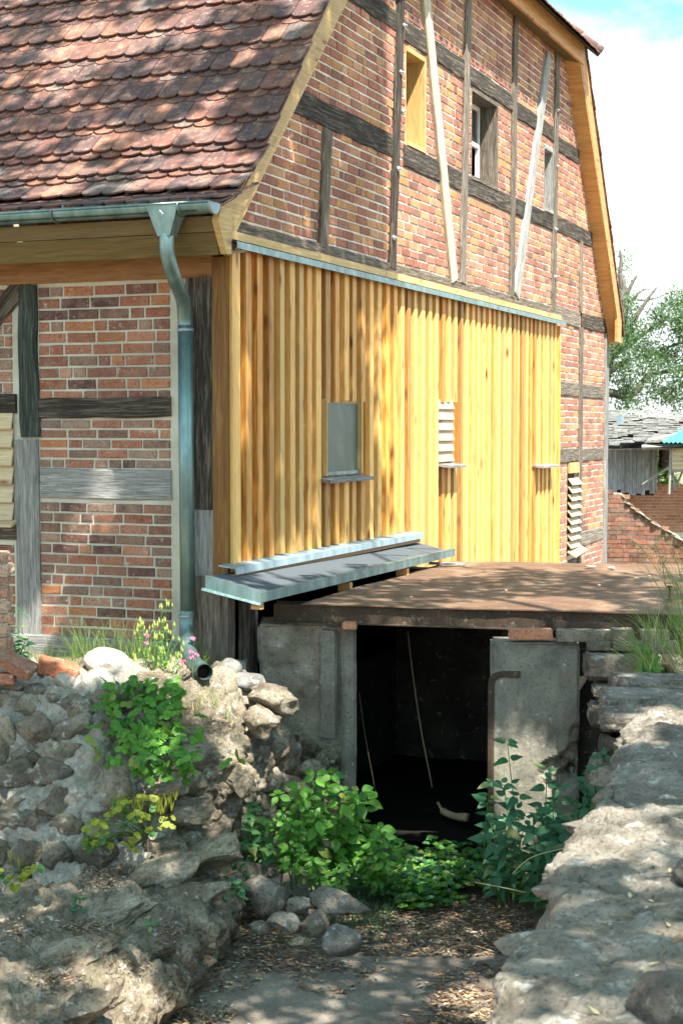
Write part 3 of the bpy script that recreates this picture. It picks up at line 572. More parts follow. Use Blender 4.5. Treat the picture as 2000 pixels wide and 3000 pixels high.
# half hip over the gable
board('verge_soffit', 'pine_olive', [(0, 3.3, 6.33), (.2, 3.3, 6.29), (.2, 3.3, 6.31), (0, 3.3, 6.36)], (0, 6.85, 0))
board('fascia_boards', 'pine_orange', [(.2, 3.2, 6.28), (.235, 3.2, 6.28), (.235, 3.2, 6.52), (.2, 3.2, 6.52)], (0, 6.92, 0))
s = MB()
for r in range(5):
    for lay in (0, 1):
        y = 3.0+(TW/2 if lay else 0)
        while y < 10.25-r*.02:
            c = (random.random(), random.random(), random.random()); out = [(-TW/2, .3), (-TW/2, .045), (-TW*.43, .022), (-TW*.27, .006), (0, 0), (TW*.27, .006), (TW*.43, .022), (TW/2, .045), (TW/2, .3)]
            x0 = .44-r*.175-(.034 if lay else 0); z0 = 6.40+r*.16+(.045 if lay else .012); tl = rnd(-.004, .006); top = [V((x0-l*.74, y+a*.96, z0+l*.55+tl+.014)) for a, l in out]; bt = [p-V((0, 0, .015)) for p in top]
            k = 9; s.add(top+bt, [tuple(range(k)), tuple(range(k, 2*k))[::-1]]+[(i, k+i, k+i+1, i+1) for i in range(k-1)], c); y += TW
hip = s.build('hip_tiles', M['roof_tile'], mill)
s = MB(); s.add([V((.40, 3.1, 6.40)), V((.40, 10.2, 6.40)), V((-.5, 10.1, 7.1)), V((-.5, 3.2, 7.1))], [(0, 1, 2, 3)]); s.build('roof_boarding', M['timber_dark'], mill)
s = MB()
for i in range(7): p = V((.42-i*.26, 10.24-i*.05, 6.45+i*.22)); s.tube([p, p+V((-.33, -.06, .27))], [.075, .06], 10)
s.build('ridge_tiles', M['roof_tile'], mill, True)
s = MB(); s.box((-.3, 3.2, 6.3), (-.03, 10.1, 6.75)); s.box((-.05, 3.3, 6.37), (.2, 10.1, 6.5)); s.build('top_plate', M['timber_dark'], mill)
# ------------------------------------------------------------------ lean-to roof over the channel
a, b, c, d = (.10, -.46, .545), (.51, -.48, .452), (.53, 3.86, .415), (.10, 4.02, .485)
s = MB(); nx, ny = 5, 30; vs = []
for j in range(ny+1):
    for i in range(nx+1): p = V(a).lerp(V(b), i/nx).lerp(V(d).lerp(V(c), i/nx), j/ny); vs.append(p+V((0, 0, noise.noise(p*2.1)*.005)))
s.add(vs, [(j*(nx+1)+i, j*(nx+1)+i+1, (j+1)*(nx+1)+i+1, (j+1)*(nx+1)+i) for j in range(ny) for i in range(nx)])
for yy in (.55, 1.6, 2.6, 3.4): s.box((.11, yy, .452+.03-.01), (.515, yy+.012, .452+.03-.004))
lean = s.build('lean_to_roof', M['felt'], mill)
s = MB(); s.box((.512, -.4765, .378), (.53, 3.87, .4375)); s.box((.475, -.4765, .438), (.532, 3.87, .449))
s.prism([(.10, -.49, .555), (.53, -.49, .462), (.53, -.49, .368), (.10, -.49, .455)], (0, .012, 0)); s.prism([(.08, -.50, .468), (.535, -.50, .375), (.535, -.52, .362), (.08, -.52, .452)], (0, .012, 0)); fixnormals(s.build('edge_trim', M['zinc'], lean))
s = MB(); s.box((.04, -.2, .385), (.48, 3.8, .41)); s.box((.44, -.46, .325), (.51, -.40, .376)); s.box((.40, 1.25, .28), (.50, 1.31, .36)); s.box((.40, 2.6, .28), (.50, 2.66, .36)); s.build('roof_frame', M['pine_orange'], lean)
s = MB(); s.prism([(.05, 0, .60), (.19, 0, .585), (.195, 0, .535), (.185, 0, .535), (.18, 0, .575), (.05, 0, .59)], (0, 4.12, 0)); o = fixnormals(s.build('zinc_ledge', M['zinc_pale'], mill)); o.location.y = -.18
s = MB(); s.box((.05, -.17, .50), (.17, 3.9, .534)); s.build('ledger_board', M['plate_beam'], mill)
# foundations under the cladding
s = MB(); s.box((-.3, -.05, -1.9), (.0, .30, .5)); s.build('foundation_post', M['timber_mid'], mill)
s = MB(); s.box((-.4, .301, -1.95), (-.06, 9.4, .35)); s.build('foundation_wall', M['concrete_shaded'], mill)
s = MB(); s.box((-.03, -.04, -.12), (.06, .07, .40)); s.box((.0, .25, -.3), (.09, .36, .36)); s.build('prop_post', M['timber_mid'], mill)
# ------------------------------------------------------------------ the ground
FLOOR = -1.6
def sheet(name, mat, x0, x1, y0, y1, nx, ny, zf, kind='structure', hole=None):
    s = MB(); vs = [V((lerp(x0, x1, i/nx), lerp(y0, y1, j/ny), 0)) for j in range(ny+1) for i in range(nx+1)]
    for v in vs: v.z = zf(v.x, v.y)
    fs = []
    for j in range(ny):
        for i in range(nx):
            c = vs[j*(nx+1)+i]
            if hole and hole(c.x, c.y): continue
            fs.append((j*(nx+1)+i, j*(nx+1)+i+1, (j+1)*(nx+1)+i+1, (j+1)*(nx+1)+i))
    s.add(vs, fs); o = s.build(name, M[mat], None, True); tag(o, kind=kind); return o
sheet('ground', 'soil', -400, 400, -400, 400, 80, 80, lambda x, y: FLOOR-.06-(.3 if abs(x) < 20 and abs(y) < 20 else 0)*0)
sheet('channel_floor', 'sand', -.5, 6.5, -8, 4.6, 120, 200, lambda x, y: FLOOR+.035*fbm((x, y, 0), .8)+.012*fbm((x, y, 3), 5))
sheet('yard', 'soil', -6, .2, -1.6, .02, 120, 60, lambda x, y: -.15+.03*fbm((x, y, 1), 1.3)-.05*max(0, x+.2), hole=lambda x, y: y < -1.35+(x+.94)*.42)
# ------------------------------------------------------------------ dense control surface helper for masonry banks
def ctrl_surface(rows, name, mat, amp, fine, nu=220, nv=220, stones=None, parent=None, seed=0, mif=None):
    R_, C_ = len(rows), len(rows[0]); P = [[V(p) for p in r] for r in rows]
    def cr(a, b, c, d, t): return .5*((2*b)+(c-a)*t+(2*a-5*b+4*c-d)*t*t+(3*b-a-3*c+d)*t**3)
    def rowpt(r, u):
        x = u*(C_-1); i = min(int(x), C_-2); t = x-i; g_ = lambda k: P[r][min(max(k, 0), C_-1)]; return cr(g_(i-1), g_(i), g_(i+1), g_(i+2), t)
    base = []
    for a in range(nu+1):
        u = a/nu; colp = [rowpt(r, u) for r in range(R_)]; line = []
        for b in range(nv+1):
            x = b/nv*(R_-1); i = min(int(x), R_-2); t = x-i; g_ = lambda k: colp[min(max(k, 0), R_-1)]; line.append(cr(g_(i-1), g_(i), g_(i+1), g_(i+2), t))
        base.append(line)
    vs = []
    for a in range(nu+1):
        for b in range(nv+1):
            p = base[a][b]; du = base[min(a+1, nu)][b]-base[max(a-1, 0)][b]; dv = base[a][min(b+1, nv)]-base[a][max(b-1, 0)]
            n_ = du.cross(dv)
            if n_.length > 1e-9: n_.normalize()
            if n_.dot(CAM-p) < 0: n_ = -n_
            q = p+V((seed, 0, 0)); d = amp*fbm(q, 1.9, 5)+fine*fbm(q, 9, 4)
            if stones:
                dd, _ = noise.voronoi(V((q.x*stones[0], q.y*stones[0], q.z*stones[0]*1.5))); e = dd[1]-dd[0]; d += stones[1]*(min(1., e*3.2)**.6-.6)
            ck = abs(noise.noise(q*1.15+V((5, 5, 5)))+.25*noise.noise(q*4)); d -= .030*max(0, 1-ck/.035)
            vs.append(p+n_*d)
    m = MB(); m.add(vs, [(a*(nv+1)+b, a*(nv+1)+b+1, (a+1)*(nv+1)+b+1, (a+1)*(nv+1)+b) for a in range(nu) for b in range(nv)])
    if mif: m.m = [mif(a/nu, b/nv, vs[a*(nv+1)+b]) for a in range(nu) for b in range(nv)]
    return m
# rocks
_ico = {}
def ico(sub):
    if sub not in _ico:
        bm = bmesh.new(); bmesh.ops.create_icosphere(bm, subdivisions=sub, radius=1); _ico[sub] = ([v.co.copy() for v in bm.verts], [tuple(v.index for v in f.verts) for f in bm.faces]); bm.free()
    return _ico[sub]
def rock(mb, c, size, rot=(0, 0, 0), ang=.6, sub=4, rough=.06, col=None, seed=None, mi=0):
    vs, fs = ico(sub); rs = random.Random(seed if seed is not None else random.random()); off = V((rs.uniform(0, 50),)*3)
    pl = []
    for k in range(14): 
        n_ = V((rs.gauss(0, 1), rs.gauss(0, 1), rs.gauss(0, 1))).normalized(); pl.append((n_, rs.uniform(.48, .82)))
    m = Matrix.Rotation(rot[2], 3, 'Z') @ Matrix.Rotation(rot[1], 3, 'Y') @ Matrix.Rotation(rot[0], 3, 'X'); out = []
    for v in vs:
        p = v.copy(); 
        for n_, d in pl:
            e = p.dot(n_)-d
            if e > 0: p -= n_*e*ang
        p *= 1+rough*1.6*noise.noise(p*1.6+off)+rough*fbm(p+off, 4, 4)
        out.append(V(c)+m @ V((p.x*size[0], p.y*size[1], p.z*size[2])))
    if col is None: col = (rs.random(), rs.random(), rs.random())
    mb.add(out, fs, col, None, mi)
def rock_thing(name, label, cat, c, size, mat, rot=(0, 0, 0), ang=.6, group=None, seed=None, sub=4, rough=.06):
    m = MB(); rock(m, (0, 0, 0), size, rot, ang, sub, rough, seed=seed); o = m.build(name, M[mat], None, True); o.location = c; return tag(o, label, cat, group)
# ------------------------------------------------------------------ left bank
def Wz(px, Z, z):  # point at picture column px, distance Z, height z
    r = ray(px, 1500); p = CAM+r*Z; return V((p.x, p.y, z))
rows = []
spec = [ # (py, [(px, Z)...])
 (1945, [(-260, 11.7), (0, 11.5), (150, 11.5), (300, 11.5), (450, 11.5), (560, 11.6), (640, 11.6), (720, 11.8)]),
 (1990, [(-260, 10.9), (0, 10.75), (150, 10.7), (300, 10.7), (450, 10.75), (560, 10.9), (640, 11.1), (720, 11.4)]),
 (2080, [(-260, 10.75), (0, 10.55), (150, 10.5), (300, 10.45), (450, 10.5), (590, 10.65), (700, 10.9), (790, 11.3)]),
 (2180, [(-260, 10.65), (0, 10.45), (150, 10.35), (300, 10.3), (450, 10.35), (620, 10.5), (750, 10.85), (840, 11.4)]),
 (2300, [(-260, 10.5), (0, 10.3), (150, 10.2), (300, 10.15), (460, 10.2), (620, 10.4), (740, 10.8), (840, 11.4)]),
 (2420, [(-260, 10.35), (0, 10.15), (140, 10.05), (300, 10.1), (470, 10.25), (620, 10.5), (730, 10.8), (830, 11.4)]),
 (2540, [(-260, 10.1), (0, 9.95), (130, 9.85), (280, 9.85), (450, 9.95), (600, 10.2), (700, 10.6), (800, 11.3)]),
 (2620, [(-260, 9.6), (0, 9.6), (130, 9.5), (280, 9.35), (450, 9.45), (570, 9.6), (680, 10.1), (760, 10.8)]),
 (2700, [(-260, 9.1), (0, 9.1), (130, 9.0), (270, 8.9), (420, 8.95), (540, 9.1), (640, 9.5), (720, 10.4)]),
 (2800, [(-260, 8.4), (0, 8.4), (120, 8.35), (250, 8.35), (380, 8.5), (490, 8.7), (560, 9.0), (650, 9.9)]),
 (2900, [(-260, 7.9), (0, 7.95), (110, 7.95), (230, 8.0), (350, 8.2), (440, 8.35), (500, 8.6), (600, 9.3)]),
 (3010, [(-260, 7.4), (0, 7.45), (100, 7.5), (200, 7.6), (310, 7.85), (390, 8.05), (440, 8.3), (540, 8.9)]),
 (3200, [(-260, 6.8), (0, 6.8), (90, 6.9), (180, 7.1), (270, 7.4), (340, 7.6), (390, 7.8), (480, 8.4)])]
rows = [[W(px, py, Z) for px, Z in r] for py, r in spec]
bank = ctrl_surface(rows, 'stone_bank', 'rubble', .085, .045, 300, 330, (2.3, .045), mif=lambda u, v, q: 2 if u < .56+.08*noise.noise(q*3) and .05 < v < .52+.06*noise.noise(q*4) else 0)
# mortared field stones in the upper wall, and weathered ledges
for px, py, Z, sx, sz, sd in [(95, 2140, 10.4, .20, .22, 1), (20, 2240, 10.4, .13, .2, 2), (180, 2140, 10.35, .09, .16, 3), (250, 2200, 10.3, .13, .13, 4), (300, 2330, 10.15, .22, .27, 5), (60, 2330, 10.3, .16, .14, 6), (200, 2370, 10.2, .16, .15, 7),
        (30, 2420, 10.1, .18, .14, 8), (150, 2470, 10.1, .15, .12, 9), (230, 2280, 10.2, .12, .15, 10), (-80, 2200, 10.5, .2, .2, 11), (350, 2180, 10.3, .16, .14, 12), (450, 2240, 10.4, .22, .13, 13), (520, 2350, 10.35, .22, .10, 14), (600, 2200, 10.6, .2, .14, 15), (440, 2480, 10.1, .3, .10, 16),
        (330, 2540, 9.95, .34, .10, 17), (560, 2470, 10.3, .2, .12, 18), (100, 2560, 9.8, .2, .1, 19), (500, 2610, 9.6, .2, .08, 20), (700, 2300, 10.95, .18, .16, 21), (740, 2200, 11.1, .13, .1, 22), (690, 2140, 11.0, .16, .11, 23), (640, 2300, 10.6, .16, .17, 24), (30, 2800, 8.45, .22, .07, 25), (240, 2760, 8.7, .22, .08, 26), (130, 2900, 8.0, .22, .08, 27), (330, 2880, 8.35, .12, .09, 28)]:
    rock(bank, W(px, py, Z+.03), (sx, .13, sz), (rnd(-.2, .2), rnd(-.2, .2), rnd(.1, .5)), .95, 5, .12, None, sd, 0) if px > 420 or py > 2560 else None
for px, py, Z, sx, sy_, sz, tilt, sd, mi in [(325, 2330, 10.1, .19, .16, .33, .1, 101, 1), (95, 2150, 10.42, .22, .14, .21, 0, 102, 1), (560, 2385, 10.25, .20, .2, .095, .15, 103, 0), (470, 2575, 9.85, .42, .22, .13, .38, 104, 0), (620, 2500, 10.15, .26, .2, .11, .3, 105, 0), (300, 2690, 9.2, .34, .25, .10, .35, 106, 0),
    (560, 2640, 9.6, .27, .2, .12, .45, 107, 0), (640, 2180, 10.75, .24, .2, .14, .25, 108, 0), (560, 2230, 10.5, .22, .2, .13, .3, 109, 0), (690, 2270, 10.7, .16, .15, .16, .4, 110, 0), (500, 2290, 10.3, .2, .15, .10, .3, 111, 0), (820, 2210, 11.35, .16, .1, .14, .2, 112, 0), (900, 2260, 11.5, .16, .1, .12, .1, 113, 0), (850, 2310, 11.4, .18, .1, .14, .3, 114, 0), (930, 2330, 11.5, .12, .1, .13, .3, 115, 0), (790, 2290, 11.2, .14, .1, .14, .2, 116, 0),
    (180, 2400, 10.2, .14, .12, .19, .2, 117, 1), (40, 2330, 10.3, .15, .12, .17, 0, 118, 1), (200, 2200, 10.35, .10, .1, .17, -.1, 119, 1), (70, 2470, 10.1, .2, .12, .14, .2, 120, 1), (270, 2130, 10.4, .10, .1, .10, .1, 121, 1), (30, 2250, 10.35, .12, .1, .10, 0, 122, 1), (120, 2280, 10.3, .10, .1, .09, 0, 123, 1), (180, 2800, 8.5, .34, .25, .09, .3, 124, 0), (60, 2900, 8.1, .3, .2, .1, .2, 125, 0), (440, 2760, 8.85, .16, .2, .09, .5, 126, 0), (260, 2950, 7.85, .2, .2, .09, .4, 127, 0), (330, 2790, 8.75, .13, .15, .08, .3, 128, 0)]:
    if px < 420 and py < 2560: continue
    if tilt >= .3: Z -= .11
    rock(bank, W(px, py, Z+.02), (sx, sy_, sz), (rnd(-.15, .15), -tilt, YAW+rnd(-.1, .2)), .95, 5, .10, None, sd, mi)
rs = random.Random(4)
def bankZ(px, py):
    rr = [r for r in spec]
    for (ya, ra), (yb, rb) in zip(rr, rr[1:]):
        if ya <= py <= yb:
            f = (py-ya)/(yb-ya)
            def rz(r):
                for (xa, za), (xb, zb) in zip(r, r[1:]):
                    if xa <= px <= xb: return lerp(za, zb, (px-xa)/(xb-xa))
                return r[-1][1]
            return lerp(rz(ra), rz(rb), f)
    return 10
for k in range(7):
    py = 2065+k*72; px = -70+(k % 2)*45
    while px < 425:
        w_ = rs.choice([85, 100, 120, 150]); h_ = rs.choice([70, 80, 92]); cx = px+w_/2; cy = py+rs.uniform(-12, 12)
        if not (245 < cx < 395 and 2190 < cy < 2480) and not (60 < cx < 150 and 2075 < cy < 2200):
            Z = bankZ(cx, cy)-.01; sc_ = Z/4700.
            rock(bank, W(cx, cy, Z), (w_*sc_*.62, .085, h_*sc_*.66), (rs.uniform(-.1, .1), rs.uniform(-.25, .25), YAW+rs.uniform(-.15, .15)), .95, 5, .09, None, rs.randrange(9999), 1)
        px += w_
rock(bank, W(322, 2335, bankZ(322, 2335)+.03), (.19, .16, .33), (0, .08, YAW), .7, 5, .07, None, 101, 1); rock(bank, W(102, 2138, bankZ(102, 2138)+.02), (.15, .14, .155), (0, 0, YAW), .7, 5, .07, None, 102, 1)
for k in range(46):
    px = rs.uniform(745, 975); py = rs.uniform(2110, 2350)
    if py < 2110+(px-745)*.35: continue
    s_ = rs.uniform(.035, .085); rock(bank, W(px, py, 11.72+.0006*(px-745)), (s_*rs.uniform(.9, 1.6), s_*.7, s_), (rs.uniform(-.3, .3), rs.uniform(-.4, .4), rs.uniform(0, 3)), .95, 4, .13, None, rs.randrange(9999), 0)
bo = bank.build('retaining_wall', [M['rubble'], M['fieldstone'], M['wall_mortar']], None, True); tag(bo, 'long rough fieldstone retaining wall with mortar along the left of the pit', 'wall')
# stones resting on top of the left wall
def tstone(px, py, Z, size, mat, label, rot=(0, 0, 0), ang=.6, nm='loose_stone', grp='loose stones on top of the left wall', seed=1, cat='stone', rough=.06):
    return rock_thing(nm, label, cat, W(px, py, Z), size, mat, rot, ang, grp, seed, 4, rough)
tstone(312, 1946, 11.3, (.17, .14, .125), 'boulder_pale', 'largest pale sunlit boulder at the foot of the brick wall', (0, .1, .3), .3, 'boulder', seed=3, rough=.04)
tstone(412, 1964, 11.5, (.16, .12, .11), 'boulder_grey', 'grey rounded boulder partly behind the columbine, right of the pale boulder', (0, 0, .2), .3, 'boulder', seed=8, rough=.04)
tstone(500, 1969, 11.35, (.11, .10, .075), 'boulder_pale', 'low pale stone between the columbine and the downpipe mouth', (0, 0, .2), .4, seed=12)
tstone(670, 1968, 11.3, (.11, .10, .105), 'boulder_grey', 'smooth round grey boulder just right of the downpipe mouth', (0, 0, .2), .2, 'boulder', seed=9, rough=.03)
tstone(632, 1983, 11.15, (.055, .06, .065), 'boulder_pale', 'small pale stone tucked beside the downpipe mouth', (0, 0, .2), .4, seed=14)
tstone(340, 2009, 10.85, (.17, .13, .05), 'boulder_pale', 'flat pale slab in front of the largest pale boulder', (0, .05, .3), .6, 'flat_stone', seed=15)
tstone(800, 2045, 11.05, (.24, .18, .15), 'rubble', 'craggy pale stone in the sun against the left concrete pier', (.2, .3, .5), .9, seed=16, rough=.12)
tstone(775, 2110, 10.9, (.17, .14, .12), 'rubble', 'rough stone sticking out below the craggy one by the left pier', (.2, .3, .5), .9, seed=17, rough=.12)
tstone(730, 1998, 11.2, (.13, .12, .07), 'boulder_grey', 'flat grey stone behind the craggy one by the left pier', (.1, .1, .5), .7, seed=18)
tstone(25, 2004, 10.65, (.12, .10, .06), 'fieldstone', 'dark flat stone at the far left of the wall top', (.0, .1, .2), .8, seed=19)
tstone(110, 2019, 10.6, (.09, .08, .055), 'fieldstone', 'dark angular stone below the fallen dark brick', (.0, .1, .2), .9, seed=20)
tstone(190, 2004, 10.6, (.09, .08, .08), 'boulder_pale', 'knobbly pale stone below the orange brick', (.0, .1, .2), .9, seed=21, rough=.1)
tstone(160, 2044, 10.5, (.06, .06, .05), 'fieldstone', 'small brown stone wedged under the knobbly pale one', (.3, .1, .2), .9, seed=22)
tstone(100, 1949, 10.9, (.045, .04, .05), 'boulder_pale', 'small white stone between the two fallen bricks', (.3, .1, .2), .5, seed=23)
tstone(235, 2084, 10.45, (.08, .07, .10), 'rubble', 'upright rough stone at the right end of the mortared stones', (.1, .1, .2), .8, seed=24, rough=.1)
# loose bricks
def brick_mb(l=.25, w=.12, h=.068, bev=.006, wear=.004, sub=6):
    bm = bmesh.new(); bmesh.ops.create_cube(bm, size=1); bmesh.ops.scale(bm, vec=(l, w, h), verts=bm.verts)
    bmesh.ops.bevel(bm, geom=bm.edges[:], offset=bev, segments=2, affect='EDGES'); bmesh.ops.subdivide_edges(bm, edges=[e for e in bm.edges if e.calc_length() > .03], cuts=sub, use_grid_fill=True)
    sd = rnd(0, 90)
    for v in bm.verts: v.co += v.co.normalized()*wear*fbm(v.co+V((sd, 0, 0)), 22, 3)*1.6
    m = MB(); m.add([v.co.copy() for v in bm.verts], [tuple(v.index for v in f.verts) for f in bm.faces]); bm.free(); return m
def loose_brick(label, loc, rot, mat='brick_old', grp=None, dims=(.25, .12, .068), nm='loose_brick', cat='brick', wear=.004):
    m = brick_mb(*dims, wear=wear); o = m.build(nm, M[mat]); o.location = loc; o.rotation_euler = rot; return tag(o, label, cat, grp)
LB = 'loose bricks on the left wall'
loose_brick('orange sunlit brick lying tilted on the wall top left of the pale boulder', W(172, 1958, 10.9), (.30, .28, .75), 'brick_orange', LB, (.27, .15, .085))
loose_brick('dark brown brick tilted against the foot of the stacked brick pillar', W(45, 1945, 10.5), (.35, .45, .3), 'brick_ruin', LB, (.27, .14, .075))
loose_brick('dull red brick lying at the far left edge below the dark brown brick', W(-10, 1985, 10.5), (.0, .05, .4), 'brick_eave', LB)
loose_brick('half brick standing upright at the foot of the brick pillar', W(28, 1915, 10.75), (.1, 1.3, .3), 'brick_old', LB, (.14, .12, .068))
pil = thing('brick_pillar', 'stack of old bricks with mortar crumbs at the left edge of the picture', 'brick stack', W(0, 1935, 10.6))
zz = W(0, 1935, 10.6).z; pc = W(-12, 1900, 10.65)
for k in range(8):
    m = brick_mb(.24+rnd(-.01, .015), .13, .068, .008, .006); b = m.build('brick', M['brick_old']); h = W(0, 1880-k*36, 10.65).z
    b.parent = pil; b.location = V((pc.x+rnd(-.015, .015)-.02, pc.y+rnd(-.01, .01), h))-pil.location; b.rotation_euler = (rnd(-.03, .03), rnd(-.04, .04), YAW+rnd(-.08, .12))
    mo = brick_mb(.21, .11, .018, .004, .003, 4).build('mortar_bed', M['boulder_pale']); mo.parent = b; mo.location = (0, 0, -.04)
# ------------------------------------------------------------------ channel: abutments, blocks, deck
def slab_block(name, label, cat, a, b, dep, z0, z1, mat, seed, disp=.006, chip=None, group=None, taper=0, parent=None, nseg=(40, 10, 90)):
    """upright concrete block; a,b = front corners (x,y), dep = depth backwards"""
    a = V((a[0], a[1], 0)); b = V((b[0], b[1], 0)); t = (b-a); w = t.length; t.normalize(); bk = V((-t.y, t.x, 0)); m = MB(); h = z1-z0
    nx, ny, nz = nseg; bm = bmesh.new(); bmesh.ops.create_cube(bm, size=1)
    bmesh.ops.scale(bm, vec=(w, dep, h), verts=bm.verts); bmesh.ops.bevel(bm, geom=bm.edges[:], offset=.018, segments=2, affect='EDGES')
    for ax, cuts in ((0, nx), (1, ny), (2, nz)):
        L_ = (w, dep, h)[ax]
        for k in range(1, cuts):
            co = V((0, 0, 0)); co[ax] = -L_/2+L_*k/cuts; no = V((0, 0, 0)); no[ax] = 1; bmesh.ops.bisect_plane(bm, geom=bm.verts[:]+bm.edges[:]+bm.faces[:], plane_co=co, plane_no=no)
    for v in bm.verts:
        q = v.co+V((seed*7., 0, 0)); v.co += v.co.normalized()*0
        nrm = V((0, -1, 0)) if v.co.y < -dep/2+.02 else (V((0, 1, 0)) if v.co.y > dep/2-.02 else V((0, 0, 0)))
        d = disp*fbm(q, 5, 5)
        v.co += nrm*d+V((disp*fbm(q+V((3, 3, 3)), 5, 4), 0, disp*.8*fbm(q+V((9, 0, 0)), 5, 4)))
        if chip:
            for cx, cz, r, dp in chip:
                e = math.hypot((v.co.x-cx), (v.co.z-cz)*.9)+.06*noise.noise(q*5)+.03*noise.noise(q*14)
                if e < r: v.co.y = max(v.co.y, -dep/2)+min(1, (r-e)/.05)*dp*(1+.6*noise.noise(q*9)+.5*fbm(q, 15, 3)) if v.co.y < 0 else v.co.y
    M_ = [a+t*(v.co.x+w/2)+bk*(v.co.y+dep/2)+V((0, 0, z0+h/2+v.co.z)) for v in bm.verts]
    m.add(M_, [tuple(v.index for v in f.verts) for f in bm.faces]); bm.free(); o = m.build(name, M[mat], parent)
    if not parent: tag(o, label, cat, group)
    return o
aL = thing('concrete_pier', 'weathered concrete pier with crumbling rubble at its foot, left of the dark opening', 'pier', (.5, .4, FLOOR), 'concrete piers carrying the rusty deck')
slab_block('pier_block', '', '', (.20, .18), (.80, .42), .35, FLOOR-.05, .145, 'pier_plaster', 2, .022, [(-.02, -.45, .42, .05), (-.25, .2, .16, .02)], parent=aL)
slab_block('pier_side', '', '', (.80, .34), (.90, .38), .5, FLOOR-.05, .16, 'concrete', 5, .004, parent=aL, nseg=(4, 10, 50))
m = MB(); m.box((.655, .30, -.7), (.76, .345, .10), jit=.006); m.build('steel_channel', M['concrete'], aL)
aR = thing('concrete_pier', 'smoother concrete pier with a large broken corner, right of the dark opening', 'pier', (2.3, .25, FLOOR), 'concrete piers carrying the rusty deck')
slab_block('pier_block', '', '', (2.02, .09), (2.60, .28), .32, FLOOR-.05, .105, 'concrete', 3, .004, [(.30, .02, .16, .10), (.17, -.06, .15, .05), (.30, .25, .10, .04)], parent=aR, nseg=(60, 12, 130))
def pf(u, z, d=0): return V((2.02+.951*u+.311*d, .09+.311*u-.951*d, z))
L_ = [(-.022, FLOOR), (.022, FLOOR), (.022, -.20), (.03, -.165), (.05, -.145), (.08, -.14), (.20, -.14), (.20, -.095), (.075, -.095), (.03, -.105), (0, -.125), (-.018, -.16), (-.022, -.21)]
m = MB(); m.add([pf(u, z, d) for d in (.012, -.02) for u, z in L_], [tuple(range(13)), tuple(range(13, 26))[::-1]]+[(i, (i+1) % 13, 13+(i+1) % 13, 13+i) for i in range(13)]); fixnormals(m.build('angle_iron', M['rust_dark'], aR))
# wedge bricks below the deck
def at_px(px, py, Z): return W(px, py, Z)
loose_brick('pale half-coated brick lying on top of the right concrete pier', at_px(1553, 1857, 11.15), (0, 0, .35), 'brick_orange', None, (.30, .14, .068))
for (px, py, Z, l, h, lab) in ((1025, 1832, 11.7, .10, .05, 'small orange brick piece under the deck beam on the left pier'), (1710, 1862, 11.1, .38, .08, 'long mossy brick under the deck beam, nearest the pier'), (1822, 1858, 11.0, .15, .075, 'short mossy brick under the deck beam, middle of the row'), (1915, 1862, 11.0, .2, .08, 'mossy brick under the deck beam, rightmost of the row'),
                         (1752, 1890, 11.0, .16, .06, 'grey brick of the lower course beside the concrete pier'), (1835, 1890, 10.95, .2, .065, 'reddish brick of the lower course above the largest stone block'), (1930, 1895, 10.95, .24, .075, 'dark brick of the lower course under the overhanging grass')):
    loose_brick(lab, at_px(px, py, Z), (0, 0, .3+rnd(-.05, .05)), 'fieldstone' if px > 1100 else 'brick_orange', 'bricks wedged under the deck' , (l, .14, h), 'wedge_brick')
for k, (px, py, Z, l, h, lab, sd) in enumerate(((1800, 1948, 10.95, .42, .17, 'big square-cut grey stone block, topmost beside the right pier', 31), (1830, 2022, 10.85, .44, .085, 'long thin stone slab between the two big blocks beside the right pier', 32), (1815, 2092, 10.8, .42, .14, 'big rounded grey block, lowest beside the right pier', 33))):
    m = brick_mb(l, .32, h, .02, .007, 9); o = m.build('stone_block', M['fieldstone'], None, True); o.location = at_px(px, py, Z); o.rotation_euler = (0, 0, .3); tag(o, lab, 'stone block', 'dry stone blocks beside the right pier')
rock_thing('loose_stone', 'pale crumbling stone leaning against the foot of the right pier', 'stone', at_px(1735, 2270, 10.8), (.06, .1, .17), 'limestone', (.2, .2, .3), .6, None, 41, 4, .12)
bw = MB(); 
for i in range(9):
    for j in range(6): rock(bw, at_px(1790+i*60+rnd(-15, 15), 1940+j*80+rnd(-10, 10), 11.25), (.13, .12, .11), (0, 0, rnd(0, 3)), .8, 3, .08)
tag(bw.build('rubble_wall', M['fieldstone'], None, True), 'shaded rubble wall behind the square-cut blocks beside the right pier', 'wall')
# inner channel: walls and the dark end
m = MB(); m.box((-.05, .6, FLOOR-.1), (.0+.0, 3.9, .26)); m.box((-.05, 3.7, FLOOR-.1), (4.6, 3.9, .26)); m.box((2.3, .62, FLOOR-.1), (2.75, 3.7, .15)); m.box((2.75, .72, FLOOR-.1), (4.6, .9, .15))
tag(m.build('channel_wall', M['concrete_shaded']), 'dark concrete walls inside the channel under the rusty deck', 'wall')
m = MB(); m.box((1.90, .75, FLOOR), (1.96, .81, .17)); tag(m.build('steel_post', M['rust_dark']), 'dark upright steel post inside the opening beside the right pier', 'post')
m = MB(); P = bez([at_px(1194, 1850, 13.3), at_px(1212, 2000, 13.2), at_px(1235, 2150, 13.1), at_px(1266, 2308, 13.0)], 6); m.tube(P, .0065, 5); tag(m.build('hanging_string', M['louvre'], None, True), 'thin pale string hanging straight down in the dark opening', 'string')
m = MB(); P = bez([at_px(931, 1835, 11.55), at_px(925, 1950, 11.5), at_px(905, 2060, 11.45), at_px(870, 2190, 11.4), at_px(825, 2135, 11.45), at_px(815, 2060, 11.5)], 6); m.tube(P, .0035, 5); tag(m.build('dangling_wire', M['twig'], None, True), 'thin brown wire dangling in a loop over the left pier', 'wire')
